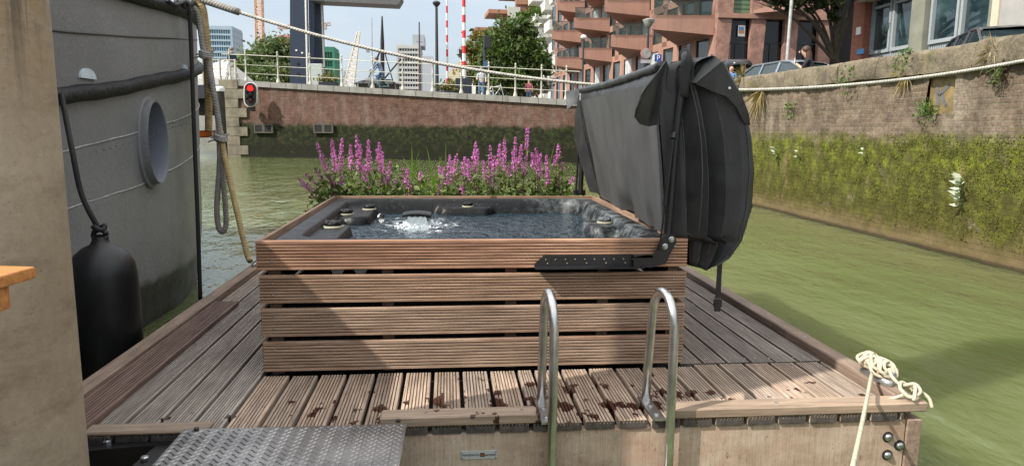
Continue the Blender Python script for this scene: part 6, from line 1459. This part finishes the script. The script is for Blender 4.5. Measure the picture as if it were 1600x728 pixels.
# black angle iron frame at its left
b = MB()
def beam(b, p, q, w_, h_):
    p, q = Vector(p), Vector(q); d = (q-p).normalized(); n_ = V(-d.y, d.x, 0)*w_/2; b.hexa([p-n_-V(0, 0, h_), p+n_-V(0, 0, h_), q+n_-V(0, 0, h_), q-n_-V(0, 0, h_)], [p-n_, p+n_, q+n_, q-n_])
zf = ZD-.03
q1 = PZ(60, 702, zf); q2 = PZ(275, 684, zf); beam(b, (q1.x, q1.y, zf), (q2.x, q2.y, zf), .10, .012); 
q3 = PZ(268, 690, zf); q4 = PZ(205, 745, zf); beam(b, (q3.x, q3.y, zf-.002), (q4.x, q4.y, zf-.002), .10, .012); beam(b, (q1.x, q1.y-.045, zf-.013), (q2.x, q2.y-.045, zf-.013), .012, .10); beam(b, (q3.x+.06, q3.y, zf-.015), (q4.x+.06, q4.y, zf-.015), .012, .10)
q5, q6 = PZ(60, 735, zf-.1), PZ(225, 715, zf-.1); beam(b, (q5.x, q5.y, zf-.1), (q6.x, q6.y, zf-.1), .10, .03); b.link('steel_frame', m_black_steel, gw)
for (px, py) in ((168, 692), (226, 718)): p = PZ(px, py, zf); b = MB(); b.lathe(p, [(.017, 0), (.017, .012), (.010, .016)], 6); b.link('bolt', m_bolt, gw)
# ================================================================== CLEATS AND LINES
def cleat(label, c, ang, s_=1.0):
    T = thing('cleat', label, 'cleat', tuple(c)); d = V(math.cos(ang), math.sin(ang), 0); c = Vector(c); n_ = V(-d.y, d.x, 0)
    b = MB(); b.tube([c-d*.12*s_+V(0, 0, .012), c-d*.1*s_+V(0, 0, .012), c+d*.1*s_+V(0, 0, .012), c+d*.12*s_+V(0, 0, .012)], [.01, .03*s_, .03*s_, .01], 8)
    for q in (-.045, .045): b.tube([c+d*q*s_+V(0, 0, .01), c+d*q*s_+V(0, 0, .06*s_)], .015*s_, 8)
    b.tube([c-d*.14*s_+V(0, 0, .072*s_), c-d*.05*s_+V(0, 0, .062*s_), c+d*.05*s_+V(0, 0, .062*s_), c+d*.14*s_+V(0, 0, .072*s_)], [.009*s_, .016*s_, .016*s_, .009*s_], 8)
    b.link('horn', simple('galvanised casting', (.45, .46, .47), .45, .9, var=.2, scale=20), T, 60); return T
cc = PZ(1353, 577, RZ+.05); cc = V(DX1-.05, cc.y, RZ)
cleat('grey horn cleat wrapped in cream rope on the right edge timber', cc, math.pi/2, 1.0)
cl2 = PZ(390, 414, RZ); cl2 = V(DX0+.05, PZ(390, 414, RZ).y, RZ); cleat('small cleat under the tan rope at the far left deck corner', cl2, math.pi/2, .7)
rng = random.Random(12); b = MB(); pts = []
top = cc+V(0, 0, .062)
for k in range(150):
    a = k*.66; ph = k*.235
    pts.append(top+V((.034+.022*math.sin(k*.13))*math.cos(a)+.006*rng.uniform(-1, 1), .088*math.sin(ph)+.02*math.sin(a), .002+.030*math.sin(a)+.020*(k/150)+rng.uniform(-.006, .006)))
b.tube(spline(pts, 3), .0085, 7)
kc = P(1378, 603, cc.y-.33); kc = V(cc.x-.005, cc.y-.22, RZ+.012)
b.tube(spline([top+V(0, -.09, .02), top+V(-.02, -.15, .0), kc+V(0, .02, .03), kc+V(.035, -.02, .05), kc+V(.03, -.07, .03), kc+V(-.025, -.08, .01), kc+V(-.035, -.02, .03), kc+V(.0, .02, .045), kc+V(.035, 0, .02), kc+V(.01, -.06, .05), kc+V(-.02, -.1, .0)], 6), .0085, 7)
b.tube(spline([kc+V(.02, -.02, .02), kc+V(.05, -.03, .02), kc+V(.075, -.07, .0), kc+V(.08, -.09, -.04)], 6), .008, 7); b.tube(spline([kc+V(-.02, -.05, .015), kc+V(-.1, -.03, -.02), kc+V(-.14, .0, -.03)], 6), .008, 7)
e0, e1 = P(1362, 583, cc.y-.08), P(1331, 735, 1.9)
b.tube([e0.lerp(e1, k/14)-V(0, 0, .02*math.sin(math.pi*k/14)) for k in range(15)]+[e1+(e1-e0)*.3], .0085, 8)
tag(b.link('cleat_rope', m_creamrope, None, 180), 'cream rope wound round the right cleat and led down towards the viewer', 'rope')

# ================================================================== LOOSESTRIFE PLANTER BEHIND THE TUB
plz = thing('planter', 'timber planter trough of purple flowers standing behind the hot tub', 'planter', (.15, 6.25, ZD))
b = MB(); b.cur = (.8, .8, .8)
b.box((BX0-.05, 6.02, ZD+.001), (BX1+.25, 6.05, .86)); b.box((BX0-.05, 6.48, ZD+.001), (BX1+.25, 6.51, .86)); b.box((BX0-.05, 6.052, ZD+.001), (BX0-.02, 6.478, .86)); b.box((BX1+.22, 6.052, ZD+.001), (BX1+.25, 6.478, .86)); b.link('trough', m_rail_x, plz)
b = MB(); b.box((BX0-.018, 6.052, .7), (BX1+.218, 6.478, .82)); b.link('soil', simple('soil', (.03, .022, .015), 1), plz)
m_pet = leaf_mat('magenta petals', (.70, .25, .65), .3); m_pst = leaf_mat('loosestrife leaves', (.11, .17, .055), .25); m_stem = simple('reddish stem', (.10, .07, .04), .8)
m_pet2 = leaf_mat('shade-darkened mauve petals', (.44, .15, .40), .25)  # petals darkened for the barge's shade over the left clump
def spike(base_, tip, L, rng, mat, parent, dens=1.0):
    b = MB(); base_, tip = Vector(base_), Vector(tip); ax = (tip-base_); st = tip-ax.normalized()*L
    n = int(L*900*dens); d = ax.normalized(); a0 = d.orthogonal().normalized(); c0 = d.cross(a0)
    for k in range(n):
        f = rng.random(); r_ = (.022*(1-f)**.5+.004)*(1 if f > .08 else .6); a = rng.uniform(0, 6.28); p = st+d*L*f+(a0*math.cos(a)+c0*math.sin(a))*r_*rng.uniform(.4, 1.25)
        if (f*L*38) % 1 > .8: continue
        kk = rng.uniform(.65, 1.35)*(1-.25*f); br = max(0, 1-f*4.5)*rng.random(); b.cur = (kk*(1-.55*br), kk*rng.uniform(.7, 1.1)*(1+.2*br), kk*rng.uniform(.9, 1.15)*(1-.8*br)); leaf(b, p, rng.uniform(.006, .0125), rng)
    return b.link('flower_spike', mat, parent)
Z8 = lambda x, y: (420+x/3.2, 180+y/3.2)
clumps = [
 ('shade-darkened mauve loosestrife leaning far left past the tub corner', [(180, 290, .22), (160, 345, .18), (150, 320, .12), (210, 400, .15), (238, 135, .28), (255, 200, .22), (228, 262, .15)], m_pet2, -.1),
 ('loosestrife clump with slender spikes second from the left', [(315, 122, .30), (322, 165, .22), (282, 250, .2), (367, 114, .32), (310, 320, .12), (360, 300, .12)], m_pet, 0),
 ('bright loosestrife clump with the tallest spikes of the left group', [(408, 146, .24), (437, 100, .34), (458, 146, .26), (497, 122, .30), (480, 250, .15), (503, 355, .12)], m_pet, 0),
 ('loosestrife clump at the right end of the left group', [(540, 165, .22), (550, 137, .28), (568, 185, .26), (608, 228, .26), (575, 260, .16), (640, 320, .12)], m_pet, 0),
 ('short loosestrife between the grass tufts', [(672, 265, .20), (694, 268, .18), (700, 330, .14), (690, 350, .12), (735, 345, .08), (762, 280, .08)], m_pet, 0),
 ('short loosestrife right of the middle grass', [(850, 255, .12), (875, 260, .14), (850, 345, .10), (905, 200, .30), (940, 196, .2), (922, 230, .2)], m_pet, 0),
 ('loosestrife clump with one stout spike above the tub centre valve', [(965, 235, .2), (980, 210, .22), (998, 220, .2), (1035, 132, .28), (1045, 170, .22), (960, 350, .1), (1035, 355, .12)], m_pet, 0),
 ('loosestrife clump with close paired spikes in the right group', [(1070, 225, .18), (1108, 150, .24), (1130, 205, .18), (1155, 146, .22), (1178, 118, .3), (1150, 330, .1), (1110, 300, .1)], m_pet, 0),
 ('loosestrife clump with the single tallest spike of all', [(1200, 250, .12), (1220, 180, .2), (1232, 112, .28), (1262, 150, .22), (1295, 60, .22), (1288, 200, .25), (1250, 330, .12)], m_pet, 0),
 ('loosestrife clump before the dark corner of the far wall', [(1315, 188, .16), (1335, 165, .22), (1360, 190, .22), (1348, 215, .2), (1350, 345, .1), (1390, 200, .22), (1395, 260, .18)], m_pet, 0),
 ('thin loosestrife nearest the folded cover', [(1445, 145, .14), (1465, 235, .08), (1450, 280, .14), (1520, 310, .1), (1430, 200, .1)], m_pet, 0)]
for ci, (lab, spk, m_, lean) in enumerate(clumps):
    rng = random.Random(50+ci); xm = sum(P(*Z8(x, y), 6.25).x for x, y, l in spk)/len(spk); xm = max(BX0+.02, min(BX1+.15, xm)); T = thing('loosestrife', lab, 'flowering plant', (xm, 6.25, .82), 'purple loosestrife plants behind the tub')
    lv = MB(); sm = MB()
    for (x, y, l) in spk:
        tip = P(*Z8(x, y), 6.12+rng.uniform(0, .34)); bs = V(max(BX0, min(BX1+.2, xm+(tip.x-xm)*.55+rng.uniform(-.04, .04))), 6.2+rng.uniform(-.1, .15), .82)
        md = bs.lerp(tip, .5)+V((bs.x-tip.x)*.12, 0, .03); path = spline([bs, md, tip], 5); sm.tube(path, [.006-.0004*k for k in range(len(path))], 5)
        spike(path[-3], tip, l*.98, rng, m_, T, .8 if m_ is m_pet2 else 1.0)
        for k in range(26):
            f = rng.uniform(.05, .72); q = path[int(f*10)].lerp(path[int(f*10)+1], rng.random()); a = rng.uniform(0, 6.28); d = V(math.cos(a), math.sin(a), .35).normalized(); L = rng.uniform(.035, .085); s2 = d.cross(V(0, 0, 1)).normalized()
            kk = rng.uniform(.5, 1.35); lv.cur = (kk*rng.uniform(.9, 1.2), kk, kk*.8); lv.add([q, q+d*L*.5+s2*L*.14, q+d*L+V(0, 0, -.01), q+d*L*.5-s2*L*.14], [(0, 1, 2, 3)])
    for k in range(420):
        q = V(xm+rng.gauss(0, .13), 6.25+rng.gauss(0, .1), .84+abs(rng.gauss(0, .17))); kk = rng.uniform(.35, 1.4); lv.cur = (kk*rng.uniform(.9, 1.3), kk, kk*.8); leaf(lv, q, rng.uniform(.018, .04), rng)
    sm.link('stems', m_stem, T, 180); lv.link('leaves', m_pst, T)
m_grass = leaf_mat('broad reed blades', (.19, .31, .065), .35)
for gi, (lab, gx, n, hgt, blades) in enumerate((('reed tuft with arching blades left of the middle', 735, 26, .4, [(715, 150), (668, 205), (755, 175), (690, 240), (760, 215), (745, 230)]), ('reed tuft with one long blade in the middle', 830, 24, .4, [(885, 140), (790, 160), (865, 200), (800, 230), (840, 240)]), ('reed tuft with thin blades near the folded cover', 1420, 26, .35, [(1432, 130), (1405, 200), (1370, 260), (1480, 230), (1510, 250), (1440, 240)]))):
    rng = random.Random(90+gi); c_ = P(*Z8(gx, 380), 6.3); c_.z = .82; c_.x = min(c_.x, BX1+.2); T = thing('reed_tuft', lab, 'grass', tuple(c_)); b = MB()
    tips = [P(*Z8(x, y), 6.25) for x, y in blades]+[c_+V(rng.gauss(0, .16), rng.gauss(0, .1), rng.uniform(.15, hgt)) for k in range(n)]
    for tp in tips:
        bs = c_+V(rng.gauss(0, .05), rng.gauss(0, .05), 0); md = bs.lerp(tp, .55)+V((bs.x-tp.x)*.2, 0, .05); pts = spline([bs, md, tp], 4); kk = rng.uniform(.6, 1.3); b.cur = (kk, kk, kk*.8); nn = len(pts); w_ = rng.uniform(.005, .009)
        vs = []
        for k, q in enumerate(pts): ww = w_*(1-(k/(nn-1))**2)+.0006; vs += [q+V(-ww, 0, 0), q+V(ww, ww*.6, 0)]
        b.add(vs, [(2*k, 2*k+1, 2*k+3, 2*k+2) for k in range(nn-1)])
    b.link('blades', m_grass, T)

# ================================================================== PILE, TABLE, TERRACE
t = MT('tan painted steel pile'); x, y, z = t.xyz()
c = t.ramp(t.noise(1.5, 5, .65), [(.3, (.31, .245, .17)), (.7, (.46, .38, .275))]); c = t.mix(t.ramp(t.noise(5, 6, .75, (.6, .6, 2.2)), [(.5, 0), (.66, .7)]), c, (.22, .165, .105)); c = t.mix(.45, c, t.ramp(t.noise(38, 5, .75), [(.3, .6), (.7, 1.1)]), 'MULTIPLY')
hi = t.ramp(t.math('SUBTRACT', z, 1.0), [(.62, 0), (1.0, .85)]); c = t.mix(t.math('MULTIPLY', hi, t.ramp(t.noise(2.6, 6, .75, (.8, .8, 1.6)), [(.35, .15), (.55, 1)])), c, (.27, .18, .085)); c = t.mix(t.math('MULTIPLY', hi, t.ramp(t.noise(4.2, 7, .8, (.7, .7, 2.2)), [(.50, 0), (.62, .8)])), c, (.13, .10, .065))
c = t.mix(t.ramp(t.noise(85, 4, .75), [(.60, 0), (.68, .6)]), c, (.14, .105, .07))
st_ = t.ramp(t.noise(7, 6, .75, (2.2, 2.2, .12)), [(.52, 0), (.64, .85)]); c = t.mix(t.math('MULTIPLY', st_, t.ramp(t.math('SUBTRACT', z, 1.2), [(.45, 0), (.85, 1)])), c, (.055, .045, .035))
t.col(c).rough(.55).bump(t.mix(.5, t.noise(5, 5, .7), t.noise(40, 4, .7)), .18, .01); m_pile = t.m
PR = .29; dd = ray(109, 364); dn_ = V(dd.x, dd.y, 0).normalized(); nl = V(-dn_.y, dn_.x, 0); pc_ = dn_*2.62+nl*PR
b = MB(); b.lathe((pc_.x, pc_.y, -2), [(PR, 0), (PR, 2.0), (PR, 5.2), (PR, 8.4), (PR*.9, 8.55), (.02, 8.6)], 72)
tag(b.link('mooring_pile', m_pile, None, 50), 'thick tan steel mooring pile standing upright at the left edge', 'pile')
b = MB(); b.box((-6, -5, .1), (4, 1.5, .45)); structure(b.link('terrace', m_deck_y))
tcn = P(57, 424, 1.15); tt = thing('table', 'orange varnished wooden table whose corner juts in at the left edge', 'table', (tcn.x-.6, .8, .45))
m_orange = wood('orange varnished pine', (.36, .13, .03), (.60, .27, .075), 0)
ztp = P(57, 416, 1.15).z
b = MB(); b.hexa([V(tcn.x-1.2, .95, ztp-.019), V(tcn.x-.10, .2, ztp-.019), V(tcn.x, 1.15, ztp-.019), V(tcn.x-1.1, 1.35, ztp-.019)], [V(tcn.x-1.2, .95, ztp), V(tcn.x-.10, .2, ztp), V(tcn.x, 1.15, ztp), V(tcn.x-1.1, 1.35, ztp)]); b.link('tabletop', m_orange, tt, bevel=.003)
ap = P(16, 462, 1.1); b = MB(); b.box((ap.x-.8, 1.06, P(16, 481, 1.1).z), (ap.x, 1.10, ztp-.02)); b.link('apron', m_orange, tt, bevel=.002)
for (x, y) in ((tcn.x-.42, 1.0), (tcn.x-.95, 1.05), (tcn.x-.30, .45), (tcn.x-.9, .95)): b = MB(); b.box((x-.025, y-.025, .451), (x+.025, y+.025, ztp-.02)); b.link('leg', m_orange, tt)
